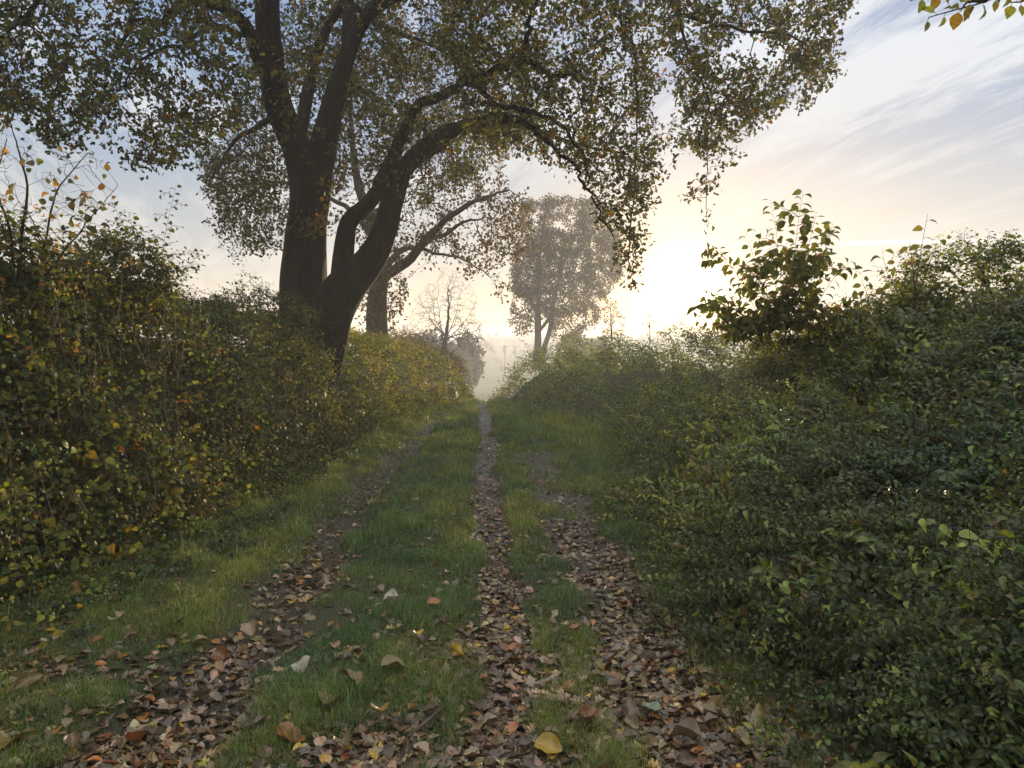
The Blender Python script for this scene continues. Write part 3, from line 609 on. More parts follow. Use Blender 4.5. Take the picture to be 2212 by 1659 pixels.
for (bx, x, y, ns) in [(1665, 1610, 500, 7), (1690, 1664, 432, 8), (1705, 1735, 412, 9), (1725, 1800, 480, 8), (1745, 1842, 560, 7), (1650, 1548, 535, 8), (1650, 1565, 620, 8), (1640, 1500, 690, 8), (1640, 1530, 660, 7), (1715, 1765, 455, 7), (1690, 1700, 520, 8), (1670, 1640, 560, 8), (1760, 1850, 650, 5), (1700, 1745, 560, 8)]:
    dy = R.uniform(-.55, .55); w1 = R.normal(size=4) * 9
    M = np.array([(bx, 748, 7.8), (bx * .85 + x * .15 + w1[0], 748 * .68 + y * .32, 7.8 + dy * .3), (bx * .45 + x * .55 + w1[1], 748 * .32 + y * .68 + w1[2], 7.8 + dy * .7), (x, y, 7.8 + dy)]); S1.append([tuple(m_) for m_ in M])
    MS = spline(M, 6)
    for k in range(ns):
        f_ = MS[int(R.uniform(.18, .9) * (len(MS) - 1))]; sg = R.choice([-1, 1]); ln_ = R.uniform(28, 75) * (1 - .3 * (f_[1] < 520))
        S1.append([tuple(f_), (f_[0] + sg * ln_ * .5, f_[1] - ln_ * R.uniform(.15, .5), f_[2] + R.normal() * .15), (f_[0] + sg * ln_, f_[1] - ln_ * R.uniform(-.15, .55), f_[2] + R.normal() * .3)])
leafy("cherry_sapling", "bushy sapling with large drooping leaves beside the low sun on the right bank", S1, .105, BIG, BW, .043, .22, .6, sr=.0045, petiole=.025, droop=.55)
leafy("sapling_shoot", "tall thin shoot with few leaves rising at the right against the sky", [[(1985, 800, 6.3), (1978, 640, 6.3), (1990, 540, 6.3), (2004, 462, 6.3)], [(1978, 650, 6.3), (2000, 590, 6.3), (2030, 505, 6.3)], [(1978, 640, 6.4), (1972, 580, 6.4), (1965, 520, 6.4)]], .095, BIG, BW, .075, .4, .6, cat="shoot", sr=.005)
leafy("sapling_shoot", "slanting shoot with hanging leaves left of the tallest right-hand shoot", [[(1970, 760, 6.6), (1945, 650, 6.6), (1915, 585, 6.6), (1905, 535, 6.6)]], .09, BIG, BW, .06, .35, .6, cat="shoot", sr=.004)
leafy("sapling_shoot", "low arching leafy shoots between the big-leaved sapling and the right-hand mound", [[(1900, 760, 7, ), (1880, 660, 7), (1860, 600, 7)], [(1950, 740, 7), (1910, 660, 7), (1870, 625, 7)], [(1990, 740, 7), (1940, 680, 7), (1900, 640, 7)]], .08, BIG, BW, .04, .3, .8, cat="shoot", sr=.004)
# left hedge shoots against the sky
def comp(x0, y0, x1, y1, Yv, label, bend=0, size=.045):
    mx = (x0 + x1) / 2 + bend; S = [[(x0, y0, Yv), (mx, (y0 + y1) / 2, Yv), (x1, y1, Yv)]]
    for k in range(5):
        f = .5 + .1 * k; bx, by = mx + (x1 - mx) * (f * 2 - 1), (y0 + y1) / 2 + (y1 - (y0 + y1) / 2) * (f * 2 - 1); s = 1 if k % 2 else -1
        S.append([(bx, by, Yv), (bx + s * 17, by - 10, Yv + .05 * s), (bx + s * 32, by - 4, Yv + .1 * s)])
    leafy("bramble_shoot", label, S, size, [(.07, .08, .03), (.12, .09, .035), (.05, .06, .03)], [3, 1, 2], .035, .2, .75, cat="shoot", sr=.003, petiole=.012)
comp(300, 620, 240, 430, 6.6, "upright leafy shoot above the left hedge, nearest the bare shrub", 12)
comp(345, 640, 380, 402, 7.2, "tallest thin shoot on the left hedge, curving right at its tip", -8)
comp(385, 640, 430, 540, 7.8, "short slanting shoot with drooping red-tinged leaves above the left hedge", -6)
comp(250, 600, 285, 470, 6.4, "leafy shoot next to the mound of ivy on the left hedge", 8)
comp(440, 680, 555, 590, 8.6, "long arching bramble shoot leaning right towards the oak trunk", 10, .035)
comp(150, 600, 185, 420, 6.0, "shoot with yellowing leaves crossing the bare shrub at the left", 14, .07)
# overhanging branch at the top right, rooted outside the frame
def Wl(*a): return [tuple(W(*[np.array(float(v)) for v in p_])) for p_ in a]
leafy("overhanging_branch", "leafy branch tip hanging into the top right corner", [
    [(4.9, 3.3, 1.2), (4.6, 3.3, 2.4)] + Wl((2560, -330, 3.3), (2360, -150, 3.25), (2240, -50, 3.2), (2130, 2, 3.15), (2060, 22, 3.1), (2005, 38, 3.1)), Wl((2240, -50, 3.2), (2130, -35, 3.1), (2040, -22, 3.1), (1965, 2, 3.1)), Wl((2360, -150, 3.2), (2270, -40, 3.2), (2215, 0, 3.15), (2180, 5, 3.1)),
    Wl((2130, 2, 3.15), (2090, 5, 3.1), (2075, 25, 3.05)), Wl((2360, -150, 3.25), (2290, -60, 3.3), (2225, -15, 3.3))], .062, [(.11, .13, .03), (.15, .13, .03)], [3, 1], .036, .3, .8, cat="branch", sr=.008, petiole=.018, base=True)

# ------------------------------------------------------------------ undergrowth
def shoots(B, Dr, Ln, nl, size, cols, w, tm, opp=True, droop=.35, wd=.75, start=.2, stem=True):
    """many leafy stems at once"""
    n = len(B); k = nl; t_ = np.linspace(start, 1, k)[None, :, None]; L_ = np.broadcast_to(Ln, n)[:, None, None]
    Dr = unit(Dr); sag = rnd(n) * np.array([1, 1, 0]) * .4 - np.array([0, 0, droop])
    path = B[:, None] + Dr[:, None] * L_ * t_ + sag[:, None] * L_ * t_ ** 2
    tg = unit(Dr[:, None] + 2 * sag[:, None] * t_)
    a = unit(np.cross(tg, rnd(n)[:, None])); b = np.cross(tg, a); outs = []
    flat_ = R.random((n, 1, 1)) < .65
    ph = np.arange(k)[None, :, None] * (np.pi / 2 if opp else 2.4) + R.random((n, 1, 1)) * 6.28
    for s in ((0, np.pi) if opp else (0,)):
        rad = np.cos(ph + s) * a + np.sin(ph + s) * b
        hs_ = unit(np.cross(tg, np.array([0, 0, 1.]))) * ((1 if s == 0 else -1) if opp else np.where(np.arange(k) % 2, 1, -1)[None, :, None]); rad = np.where(flat_, unit(hs_ + .3 * rad), rad)
        D = unit(rad + tg * .35 - np.array([0, 0, .45]) + R.normal(size=rad.shape) * .25).reshape(-1, 3)
        Nn = (tg + np.array([0, 0, .9]) + R.normal(size=tg.shape) * .35).reshape(-1, 3)
        P = (path + rad * .01).reshape(-1, 3); sz = np.broadcast_to(size, n)[:, None] * (1 - .45 * t_[..., 0] ** 2) * R.uniform(.7, 1.15, (n, k))
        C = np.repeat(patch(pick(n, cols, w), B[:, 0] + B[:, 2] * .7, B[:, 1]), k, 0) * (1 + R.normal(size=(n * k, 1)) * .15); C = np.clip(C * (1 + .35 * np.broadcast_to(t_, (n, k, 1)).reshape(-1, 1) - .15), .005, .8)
        outs.append(leaves(P, D, Nn, sz.ravel(), wd, C, tm, R.uniform(.3, 1.8, n * k)))
    st_ = None
    if stem:
        ts = np.linspace(0, 1, 4)[None, :, None]; pth = B[:, None] + Dr[:, None] * L_ * ts + sag[:, None] * L_ * ts ** 2; st_ = paths(pth, .0028, .0012)
    return outs, st_
def rpatch(n, y0, y1, u0=-.05, u1=4.6):
    Yv = 1 / R.uniform(1 / y1, 1 / y0, n * 3); u = R.uniform(u0, u1, n * 3); X = fR(Yv) + u; k = inview(X, Yv, .2); return X[k][:n], Yv[k][:n], u[k][:n]
def patch(C, X, Yv, sc=.9):
    a = (fbm(X * sc + 21, Yv * sc + 5, 3) - .5)[:, None]; b = (fbm(X * sc * .6 + 71, Yv * sc * .6 + 2, 2) - .5)[:, None]
    return np.clip(C * (1 + a * np.array([1.6, 1.3, .9])) * (1 + b * np.array([1.5, 1.0, .3])), .005, .8)
def rsurf(X, Yv, u):
    bump = (fbm(X * .9 + 3, Yv * .9 + 3, 2) - .5) * 1.7 + (fbm(X * 2.6 + 7, Yv * 2.6, 2) - .5) * (.9 + .5 * ss(12, 20, Yv))
    return bulk(X, Yv) + vegR(np.maximum(u, 0), Yv) + bump * .75 * np.clip(u * 1.2, .15, 1)
NET = [(.065, .095, .022), (.10, .135, .028), (.20, .23, .04), (.042, .062, .022), (.16, .11, .04)]
def right_bank(n, y0, y1, size, nl, tm, ln, w, stem, u1=4.6, top=False):
    X, Yv, u = rpatch(n, y0, y1, u1=u1); kk = (fbm(X * 1.5 + 33, Yv * 1.5 + 12, 2) > .43) | (R.random(len(X)) < .25) | (u > 2.3) | (Yv > 11); X, Yv, u = X[kk], Yv[kk], u[kk]; Z = rsurf(X, Yv, u); m = len(X); dep = R.uniform(0, 1, m) ** 1.3 * (.02 if top else .38)
    e = .1; nrm = np.stack([-(rsurf(X + e, Yv, u + e) - Z) / e, -(rsurf(X, Yv + e, u) - Z) / e, np.ones(m)], -1); nrm = unit(nrm)
    B = np.stack([X, Yv, Z], -1) - nrm * dep[:, None] - np.array([0, 0, .5])[None] * ln
    pl = .55 + .9 * fbm(X * 2 + 90, Yv * 2, 2)
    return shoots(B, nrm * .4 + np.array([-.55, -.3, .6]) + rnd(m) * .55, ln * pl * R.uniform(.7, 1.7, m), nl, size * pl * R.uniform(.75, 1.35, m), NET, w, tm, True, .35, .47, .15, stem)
def build_veg(name, label, cat, packs, loc, kind=None, mat=None, extra=None):
    e = empty(name, loc, label, cat, kind=kind); fl = []; sl = []
    for o_, s_ in packs:
        fl += o_
        if s_ is not None: sl.append(s_)
    f = join(fl); mk("foliage", f[0], f[1], mat or (M_leaf if "left" in label and "ivy" in label and kind is None or "yellow-green" in label else M_wet), e, tint=f[2])
    if sl: s2 = join(sl); mk("stems", s2[0], s2[1], M_stem, e)
    if extra is not None: extra(e)
    print(name, len(f[1])); return e
near = [right_bank(3600, 2.2, 3.6, .047, 9, NETL, .32, [5, 4, 1, 4, .4], True), right_bank(4600, 3.4, 5.2, .055, 8, NETL, .36, [4, 4, 1.5, 3, .4], True), right_bank(6400, 5.0, 10, .070, 7, NETL, .38, [3, 4, 2, 2, .4], True)]
near.append(right_bank(260, 2.6, 12, .085, 8, NETL, .5, [.3, 2, 5, 0, .3], True, top=True))
def stalks(e):
    X, Yv, u = rpatch(1100, 2.6, 12); B = np.stack([X, Yv, rsurf(X, Yv, u) - .25], -1); d = unit(rnd(len(X)) * .4 + np.array([-.2, -.1, 1])); ts = np.linspace(0, 1, 5)[None, :, None]; L_ = R.uniform(.25, .75, len(X))[:, None, None]
    pc = B[:, None] + d[:, None] * L_ * ts + (rnd(len(X)) * [1, 1, .3] * .35)[:, None] * L_ * ts ** 2; V, T = paths(pc, .0024, .001); mk("dead_stalks", V, T, M_straw, e, tint=np.tile([[.15, .10, .055]], (len(V), 1)))
build_veg("nettle_bank", "dark green nettle and bramble undergrowth heaped on the near right bank", "undergrowth", near, (3, 5, .5), kind="stuff", extra=stalks)
far = [right_bank(5200, 10, 19, .075, 5, DIA, .36, [2, 4, 3.5, 1, .8], False, 6.5), right_bank(3600, 19, 33, .10, 4, DIA, .42, [2, 4, 3, 1, .8], False, 5.5)]
build_veg("bramble_hedge", "rounded green bramble hedge running along the right side to the lane's end", "hedge", far, (4, 18, .5))
# left hedge, thick steep face
LP = np.array([(-.6, .0), (-.15, .28), (.05, .9), (.3, 1.55), (.65, 2.1), (1.1, 2.35), (1.7, 2.2), (2.3, 1.5)])
hL = lambda Y: np.interp(Y, [3, 6, 8, 10, 16, 22, 28, 36], [1.02, 1.02, 1.02, 1.0, .95, .92, .84, .75])
def left_bank(n, y0, y1, size, nl, tm, ln, cols, w, stem, depth=.6, s0=0., s1=1.):
    Yv = 1 / R.uniform(1 / y1, 1 / y0, n); s = R.uniform(s0, s1, n) * 7; v = np.interp(s, range(8), LP[:, 0]); z = np.interp(s, range(8), LP[:, 1])
    dv = np.interp(s + .1, range(8), LP[:, 0]) - v; dz = np.interp(s + .1, range(8), LP[:, 1]) - z
    nrm = unit(np.stack([dz, -.25 + 0 * dz, dv], -1)); nb = fbm(Yv * 1.0 + 50, s * .8 + 9, 3) - .5
    P = np.stack([fL(Yv) - v, Yv, bulk(-2 + 0 * Yv, Yv) + z * hL(Yv)], -1) + nrm * (nb * 1.15)[:, None] * np.clip(s, .25, 1)[:, None] - nrm * (R.random(n) ** 1.4 * depth)[:, None]
    kk = (fbm(Yv * 1.5 + 60, s * .9 + 7, 2) > .40) | (R.random(n) < .35); P, nrm, n = P[kk], nrm[kk], int(kk.sum())
    B = P - np.array([0, 0, .45]) * ln
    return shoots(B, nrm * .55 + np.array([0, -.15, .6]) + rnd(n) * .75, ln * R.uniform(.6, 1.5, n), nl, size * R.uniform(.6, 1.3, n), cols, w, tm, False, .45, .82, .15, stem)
LC = [(.045, .065, .024), (.085, .11, .03), (.15, .165, .035), (.20, .21, .04), (.13, .09, .04), (.34, .22, .03), (.26, .12, .035)]
def straw(e):     # dead grass hanging in the hedge
    n = 450; Yv = R.uniform(4.2, 10, n); s = R.uniform(.6, 3.2, n); v = np.interp(s, range(8), LP[:, 0]); z = np.interp(s, range(8), LP[:, 1])
    P = np.stack([fL(Yv) - v + R.normal(size=n) * .08 + .02, Yv, z * hL(Yv) + .1], -1); d = unit(rnd(n) * .45 + np.array([.2, 0, -.3 + 0]) + np.array([0, 0, 1]) * np.where(R.random(n) < .5, 1.3, -.7)[:, None]); L_ = R.uniform(.2, .6, n)[:, None]
    V, T = sticks(P, P + d * L_ * .5, .0018, .0016); V2, T2 = sticks(P + d * L_ * .5, P + d * L_ + rnd(n) * .06, .0016, .0008)
    j = join([(V, T), (V2, T2)]); cn = 90; Yc = R.uniform(4.4, 12, cn); z0 = R.uniform(.9, 2.3, cn); v0 = np.interp(z0, [0, .9, 1.6, 2.4], [-.2, .0, .2, .6]); B = np.stack([fL(Yc) - v0 - .15, Yc, z0], -1)
    dr = unit(np.stack([R.uniform(.25, .9, cn), R.normal(size=cn) * .6, R.uniform(-.1, .9, cn)], -1)); ts = np.linspace(0, 1, 7)[None, :, None]; Lc = R.uniform(.5, 1.3, cn)[:, None, None]
    pc = B[:, None] + dr[:, None] * Lc * ts - np.array([0, 0, .8]) * Lc * ts ** 2; pc[..., 2] = np.maximum(pc[..., 2], .08); cs_ = paths(pc, .0042, .0018); mk("canes", cs_[0], cs_[1], M_stem, e)
    mk("dead_grass", j[0], j[1], M_straw, e, tint=np.tile([[.17, .12, .07]], (len(j[0]), 1)))
lnear = [left_bank(2200, 4.5, 14, .07, 5, DIA, .3, LC, [5, 4, 2, .5, .7, 0, 0], False, 1.3, .35, .85), left_bank(6400, 4.0, 7.5, .062, 6, OVAL, .30, LC, [5, 5, 3, 1, .7, .1, .07], True), left_bank(900, 4.0, 9, .085, 4, OVAL, .3, LC, [2, 3, 3, 1.5, 1, .6, .35], True, .1), left_bank(6600, 7.5, 12.5, .066, 6, DIA, .32, LC, [4, 5, 4, 1.4, .7, .1, .05], True)]
build_veg("bramble_hedge", "tall bramble and ivy hedge with yellow and orange leaves along the near left", "hedge", lnear, (-3.5, 7, .5), extra=straw)
lfar = [left_bank(5200, 12.5, 20, .075, 5, DIA, .34, LC, [3, 6, 5, 1.6, .8, .0, .0], False), left_bank(3600, 20, 34, .10, 4, DIA, .4, LC, [2, 4, 4, 1.4, 1.8, 0, 0], False)]
build_veg("bramble_hedge", "yellow-green hedge narrowing into the mist beyond the oak on the left", "hedge", lfar, (-2.6, 20, .3))

# low weeds along the foot of the left hedge
n = 5200; Yv = 1 / R.uniform(1 / 12, 1 / 3.0, n); X = fL(Yv) + R.uniform(-.5, 1.25, n) * ss(14, 3, Yv) + .1; k = inview(X, Yv) & (fbm(X * 2 + 4, Yv * 2 + 4, 2) > .42 + .16 * ss(.3, 1.1, X - fL(Yv))); X, Yv = X[k], Yv[k]
o_, s_ = shoots(np.stack([X, Yv, gz(X, Yv) + .01], -1), rnd(len(X)) * .7 + np.array([0, 0, 1]), R.uniform(.05, .14, len(X)), 3, .038 * R.uniform(.6, 1.3, len(X)), [(.06, .10, .035), (.08, .13, .04), (.05, .07, .03)], [3, 2, 2], OVAL, True, .3, .85, .3, True)
build_veg("ground_ivy", "low glossy ground ivy and weeds creeping out along the left hedge's foot", "weeds", [(o_, s_)], (-2.8, 6, 0), kind="stuff")
# mounds of climbing plants on the hedges
def mound(name, label, c, r, n, size, cols, w, seed, tm=DIA, cat="bush"):
    d = rnd(n); d[:, 2] = np.abs(d[:, 2]) * 1.0 - .25; d = unit(d); k = fbm(d[:, 0] * 2 + seed, d[:, 2] * 2 + d[:, 1] * 2 + seed, 3)
    P = np.array(c) + d * np.array(r) * (.62 + .62 * k * R.uniform(.55, 1.1, n))[:, None]
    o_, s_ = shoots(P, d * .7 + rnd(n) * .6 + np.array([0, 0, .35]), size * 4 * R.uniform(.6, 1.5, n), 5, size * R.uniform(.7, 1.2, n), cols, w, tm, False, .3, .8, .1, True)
    return build_veg(name, label, cat, [(o_, s_)], (c[0], c[1], c[2] - r[2] * .5), mat=M_leaf)
mound("ivy_mound", "dark rounded ivy mound topping the left hedge below the thin shoots", W(255, 610, 7.4), (.42, .5, .42), 520, .06, LC, [4, 3, 1, 1, 1, .2, .1], 3, OVAL)
mound("ivy_mound", "leafy ivy heap with orange leaves at the far left edge of the hedge", W(5, 590, 5.6), (.28, .4, .36), 300, .065, LC, [4, 3, 2, 1, 1, .5, .5], 8, OVAL)
mound("ivy_mound", "low dark ivy clump at the foot of the oak trunk", W(560, 690, 12.4), (.9, .8, .45), 650, .06, LC, [5, 2, 1, .3, .5, 0, 0], 12)
mound("climber_mound", "tall creeper-covered bush rising at the right edge above the bank", W(2150, 650, 6.9), (.95, .8, .52), 1100, .055, NET, [4, 4, 2, 2, .5], 5)
mound("climber_mound", "low leafy hump on the bank right of the big-leaved sapling", W(1800, 735, 8.6), (.95, .7, .35), 650, .055, NET, [3, 4, 3, 1, .5], 15)
mound("hedge_bush", "russet bare-looking thicket in mist ending the left hedge below the bare tree", W(925, 800, 31), (1.5, 2.5, 1.0), 900, .10, RUS, [3, 3, 2, 2], 25)
mound("hedge_bush", "hazy brownish bush between the second oak's trunk and the bare tree", W(860, 765, 30), (1.2, 1.6, .9), 600, .10, RUS, [3, 3, 2, 2], 35)
leafy("creeper_spray", "dense feathery creeper spray on top of the right-hand bush", [[(2150, 650, 6.6), (2120, 590, 6.6), (2080 + 14 * k, 540 + 3 * k, 6.6 + .05 * k)] for k in range(0, 7)] + [[(2190, 640, 6.6), (2195, 580, 6.6), (2190, 540, 6.6)]], .04, BIG, BW, .02, .3, .8, sr=.003, petiole=.008)
leafy("nettle_plant", "pale green nettle with broad drooping leaves at the right edge", [[(2130, 1090, 3.6), (2140, 1040, 3.6), (2150, 990, 3.6)], [(2190, 1100, 3.6), (2180, 1050, 3.6), (2200, 1000, 3.6)], [(2180, 1130, 3.5), (2210, 1100, 3.5), (2230, 1050, 3.5)]], .06, [(.13, .16, .04)], [1], .03, .2, 1.0, cat="nettle", sr=.004)
for Yq in np.arange(3.5, 14, .05):
    q = W(1525, 1103, Yq)
    if q[2] < rsurf(q[0], q[1], q[0] - fR(Yq)) + .10: break
o = put_leaf(q[0], q[1], 0, "ochre", .13, "single ochre leaf resting on the dark right-hand nettles", tilt=.1, az=1.57, q=0); o.location.z = float(q[2]) + .03

# ------------------------------------------------------------------ far country
def far_tree(name, label, px, top, base, Yv, wpx, cat="tree", n=500, group=None, sparse=False):
    c0 = W(px, base, Yv); zt = W(px, top, Yv)[2]; H = zt - c0[2]; w = wpx / F * Yv
    e = empty(name, (c0[0], c0[1], float(gz(c0[0], c0[1]))), label, cat, group)
    z0 = float(gz(c0[0], c0[1]))
    V, T = tube(np.array([[c0[0], c0[1], z0 - .5], [c0[0] + .1, c0[1], z0 + (zt - z0) * .4], [c0[0], c0[1], zt - H * .1]]), [w * .05 + .1, w * .04 + .06, .04], 7); mk("trunk", V, T, M_greybark, e)
    d = rnd(n); rad = R.random((n, 1)) ** .4; P = np.array([c0[0], c0[1], (zt + c0[2]) / 2]) + d * rad * np.array([w / 2, w / 2, H / 2]) * (.7 + .6 * fbm(d[:, 0] * 3 + px, d[:, 2] * 3, 2))[:, None]
    f = foliage(P, d, 3 if not sparse else 1.2, max(.35, H * .07), [(.05, .055, .03), (.08, .07, .035)], [1, 1], max(.3, H * .05), tm=DIA, wd=.9); mk("crown", f[0], f[1], M_oakleaf, e, tint=f[2])
far_tree("distant_tree", "large rounded bushy tree dissolving in mist behind the bare tree", 925, 712, 862, 120, 190, n=1600)
far_tree("distant_tree", "smaller misty tree just right of the bare tree's trunk", 1008, 727, 850, 130, 66, n=800)
far_tree("distant_tree", "faint misty tree seen between the two-stemmed tree and the right hedge", 1235, 712, 830, 140, 70, n=700)
far_tree("distant_tree", "faint low tree in mist above the right hedge's rounded end", 1290, 725, 830, 150, 60, n=600)
far_tree("poplar", "left one of two thin hazy poplars in the distant field", 1090, 742, 768, 260, 9, n=120, sparse=True)
far_tree("poplar", "right one of two thin hazy poplars in the distant field", 1112, 746, 768, 260, 9, n=120, sparse=True)
for y0, y1, z, nm, lb in [(560, 640, 3.2, "woodland", "hazy belt of distant woods low across the valley"), (880, 960, 11.0, "woodland", "dark line of woods on the horizon hill")]:
    n = 7000; X = R.uniform(-520, 520, n); Yv = R.uniform(y0, y1, n); h = 8 * (.5 + fbm(X / 30, Yv * 0 + y0, 3)); k = fbm(X / 120 + y0, Yv * 0, 2) > (.42 if y0 < 700 else .2); X, Yv, h = X[k], Yv[k], h[k]
    P = np.stack([X, Yv, gz(X, Yv, False) + h * R.random(len(X))], -1)
    f = foliage(P, rnd(len(P)), 2, 3.2, [(.04, .05, .03)], [1], 1.5, tm=DIA, wd=1); tag(mk(nm, f[0], f[1], M_oakleaf, tint=f[2]), lb, "woods", kind="stuff")

# ------------------------------------------------------------------ sun, sky, haze
SAZ = math.atan((1480 - VX) / F); SEL = math.radians(4.4)
S = np.array([math.sin(SAZ) * math.cos(SEL), math.cos(SAZ) * math.cos(SEL), math.sin(SEL)])
sl = bpy.data.lights.new("sun", "SUN"); sl.energy = 5.0; sl.angle = math.radians(.6); sl.color = (1, .76, .48)
so = bpy.data.objects.new("sun", sl); col.objects.link(so); so.rotation_euler = Vector(S).to_track_quat("Z", "Y").to_euler()
w = bpy.data.worlds.new("World"); sc.world = w; w.use_nodes = True; nt = w.node_tree; N = nt.nodes; L = nt.links
bg = N["Background"]; tc = N.new("ShaderNodeTexCoord")
sky = N.new("ShaderNodeTexSky"); sky.sky_type = "NISHITA"; sky.sun_disc = False; sky.sun_elevation = SEL; sky.sun_rotation = SAZ; sky.air_density = 1; sky.dust_density = 1.5; sky.ozone_density = 1
def vm(op, a, b=None):
    n = N.new("ShaderNodeVectorMath"); n.operation = op
    for k, v in enumerate((a, b)):
        if v is None: continue
        if isinstance(v, (tuple, list)): n.inputs[k].default_value = v
        else: L.new(v, n.inputs[k])
    return n
def mth(op, a, b=None, clamp=False):
    n = N.new("ShaderNodeMath"); n.operation = op; n.use_clamp = clamp
    for k, v in enumerate((a, b)):
        if v is None: continue
        if isinstance(v, (int, float)): n.inputs[k].default_value = v
        else: L.new(v, n.inputs[k])
    return n.outputs[0]
def scale(vec, f):
    n = N.new("ShaderNodeVectorMath"); n.operation = "SCALE"
    if isinstance(vec, tuple): n.inputs[0].default_value = vec
    else: L.new(vec, n.inputs[0])
    if isinstance(f, (int, float)): n.inputs["Scale"].default_value = f
    else: L.new(f, n.inputs["Scale"])
    return n.outputs[0]
dirn = vm("NORMALIZE", tc.outputs["Generated"]).outputs[0]
sep = N.new("ShaderNodeSeparateXYZ"); L.new(dirn, sep.inputs[0]); z = sep.outputs[2]
cosang = mth("MAXIMUM", vm("DOT_PRODUCT", dirn, tuple(S)).outputs["Value"], 0.0)
# clear sky by elevation under thin cloud; brightened above the frame to light ground
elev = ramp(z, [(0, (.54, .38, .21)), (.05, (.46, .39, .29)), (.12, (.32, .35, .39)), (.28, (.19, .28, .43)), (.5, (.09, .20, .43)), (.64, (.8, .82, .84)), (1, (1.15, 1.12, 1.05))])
nis = scale(sky.outputs[0], .1)
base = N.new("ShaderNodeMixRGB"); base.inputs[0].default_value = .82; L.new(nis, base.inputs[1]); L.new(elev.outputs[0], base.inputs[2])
# streaked high cloud, on a plane overhead
zc = mth("ADD", mth("MAXIMUM", z, 0.0), .09); cx = mth("DIVIDE", sep.outputs[0], zc); cy = mth("DIVIDE", sep.outputs[1], zc)
cmb = N.new("ShaderNodeCombineXYZ"); L.new(cx, cmb.inputs[0]); L.new(cy, cmb.inputs[1])
mp = N.new("ShaderNodeMapping"); mp.vector_type = "TEXTURE"; mp.inputs["Rotation"].default_value = (0, 0, math.radians(107)); mp.inputs["Scale"].default_value = (2.0, .36, 1); L.new(cmb.outputs[0], mp.inputs[0])
c1 = N.new("ShaderNodeTexNoise"); c1.inputs["Scale"].default_value = .9; c1.inputs["Detail"].default_value = 9; c1.inputs["Roughness"].default_value = .7; c1.inputs["Distortion"].default_value = 1.2; L.new(mp.outputs[0], c1.inputs[0])
c2 = N.new("ShaderNodeTexNoise"); c2.inputs["Scale"].default_value = .55; c2.inputs["Detail"].default_value = 4; L.new(cmb.outputs[0], c2.inputs[0])
cs = mth("ADD", mth("MULTIPLY", c1.outputs["Fac"], .6), mth("MULTIPLY", c2.outputs["Fac"], .4))
cf = ramp(cs, [(.46, (0, 0, 0)), (.55, (1, 1, 1))])
ccol = ramp(z, [(0, (.56, .43, .28)), (.10, (.48, .46, .42)), (.35, (.53, .56, .60)), (.52, (.50, .54, .60)), (.65, (.95, .96, .98)), (1, (1, 1, 1))])  # cloud colour is raised above the frame too, as added fill light
cfm = mth("MULTIPLY", cf.outputs[0], .9)
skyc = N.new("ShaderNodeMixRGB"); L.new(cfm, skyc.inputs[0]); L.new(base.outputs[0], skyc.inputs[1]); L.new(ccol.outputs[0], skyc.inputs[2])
# contrail: a thin band along a great circle, right of the sun
cA = W(1700, 528, 1.) - [0, 0, EYE]; cB = W(2300, 515, 1.) - [0, 0, EYE]; cn = unit(np.cross(cA, cB))
dd = mth("ABSOLUTE", vm("DOT_PRODUCT", dirn, tuple(cn)).outputs["Value"]); cband = mth("SUBTRACT", 1.0, mth("DIVIDE", dd, .0034), True)
caz = N.new("ShaderNodeMapRange"); caz.inputs[1].default_value = .40; caz.inputs[2].default_value = .5; L.new(sep.outputs[0], caz.inputs[0])
front = mth("GREATER_THAN", sep.outputs[1], 0.0); cnz = N.new("ShaderNodeTexNoise"); cnz.inputs["Scale"].default_value = 60; L.new(dirn, cnz.inputs[0])
cfac = mth("MULTIPLY", mth("MULTIPLY", cband, caz.outputs[0]), mth("MULTIPLY", front, mth("MULTIPLY", cnz.outputs["Fac"], 2.0)))
sk2 = N.new("ShaderNodeMixRGB"); L.new(cfac, sk2.inputs[0]); L.new(skyc.outputs[0], sk2.inputs[1]); sk2.inputs[2].default_value = (1.1, 1, .85, 1)
tot = sk2.outputs[0]
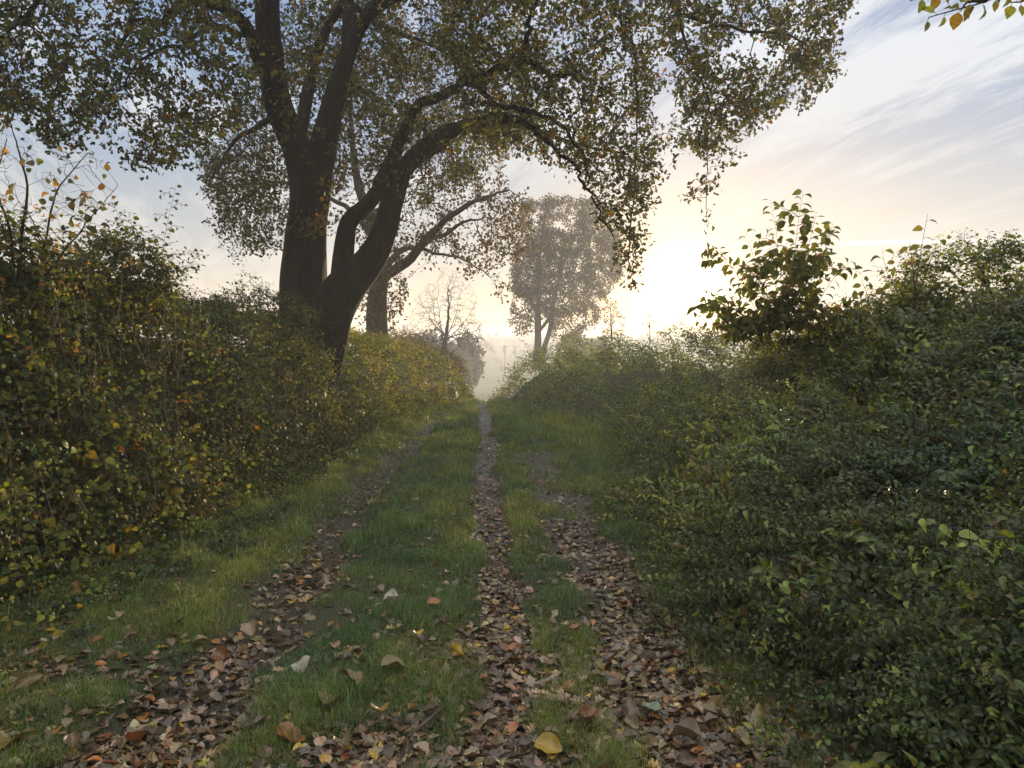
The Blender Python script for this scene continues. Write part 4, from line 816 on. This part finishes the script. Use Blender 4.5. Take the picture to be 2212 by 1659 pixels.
cloudmod = mth("ADD", .55, mth("MULTIPLY", cf.outputs[0], .45))
for k, (pw, amp, cc) in enumerate([(60, .10, (1, .70, .3)), (420, .8, (1, .62, .16)), (1600, 3.5, (1, .85, .55))]):
    gterm = mth("MULTIPLY", mth("POWER", cosang, pw), amp)
    if k < 2: gterm = mth("MULTIPLY", gterm, cloudmod)
    tot = vm("ADD", tot, scale(cc, gterm)).outputs[0]
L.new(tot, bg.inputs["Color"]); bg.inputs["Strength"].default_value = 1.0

hz = bpy.data.materials.new("haze_air"); hz.use_nodes = True; hn = hz.node_tree; hn.nodes.remove(hn.nodes["Principled BSDF"])
pv = hn.nodes.new("ShaderNodeVolumePrincipled"); pv.inputs["Density"].default_value = .0019; pv.inputs["Color"].default_value = (.93, .95, 1, 1); pv.inputs["Anisotropy"].default_value = .36
hn.links.new(pv.outputs[0], hn.nodes["Material Output"].inputs["Volume"])
zlo = float(GZ.min()) - 1; x0, x1, y0, y1, z1 = -1510, 1510, -260, 1460, 23.0
V = np.array([(x, y, z_) for x in (x0, x1) for y in (y0, y1) for z_ in (zlo, z1)]); T = np.array([(0, 1, 3, 2), (4, 6, 7, 5), (0, 4, 5, 1), (2, 3, 7, 6), (0, 2, 6, 4), (1, 5, 7, 3)])
tag(mk("haze", V, T, hz), "thin golden morning mist filling the air over lane and valley", "haze", kind="stuff")

# ------------------------------------------------------------------ render settings
sc.render.engine = "CYCLES"; cy_ = sc.cycles
cy_.max_bounces = 6; cy_.diffuse_bounces = 3; cy_.glossy_bounces = 2; cy_.transmission_bounces = 4; cy_.transparent_max_bounces = 8; cy_.volume_bounces = 2
cy_.use_denoising = True; cy_.sample_clamp_indirect = 4; cy_.caustics_reflective = False; cy_.caustics_refractive = False
cy_.use_adaptive_sampling = True; cy_.adaptive_threshold = .02
sc.view_settings.view_transform = "Standard"; sc.view_settings.look = "None"; sc.view_settings.exposure = .6; sc.view_settings.gamma = 1
print("tris", sum(len(o.data.polygons) for o in bpy.data.objects if o.type == "MESH"), "objects", len(bpy.data.objects))
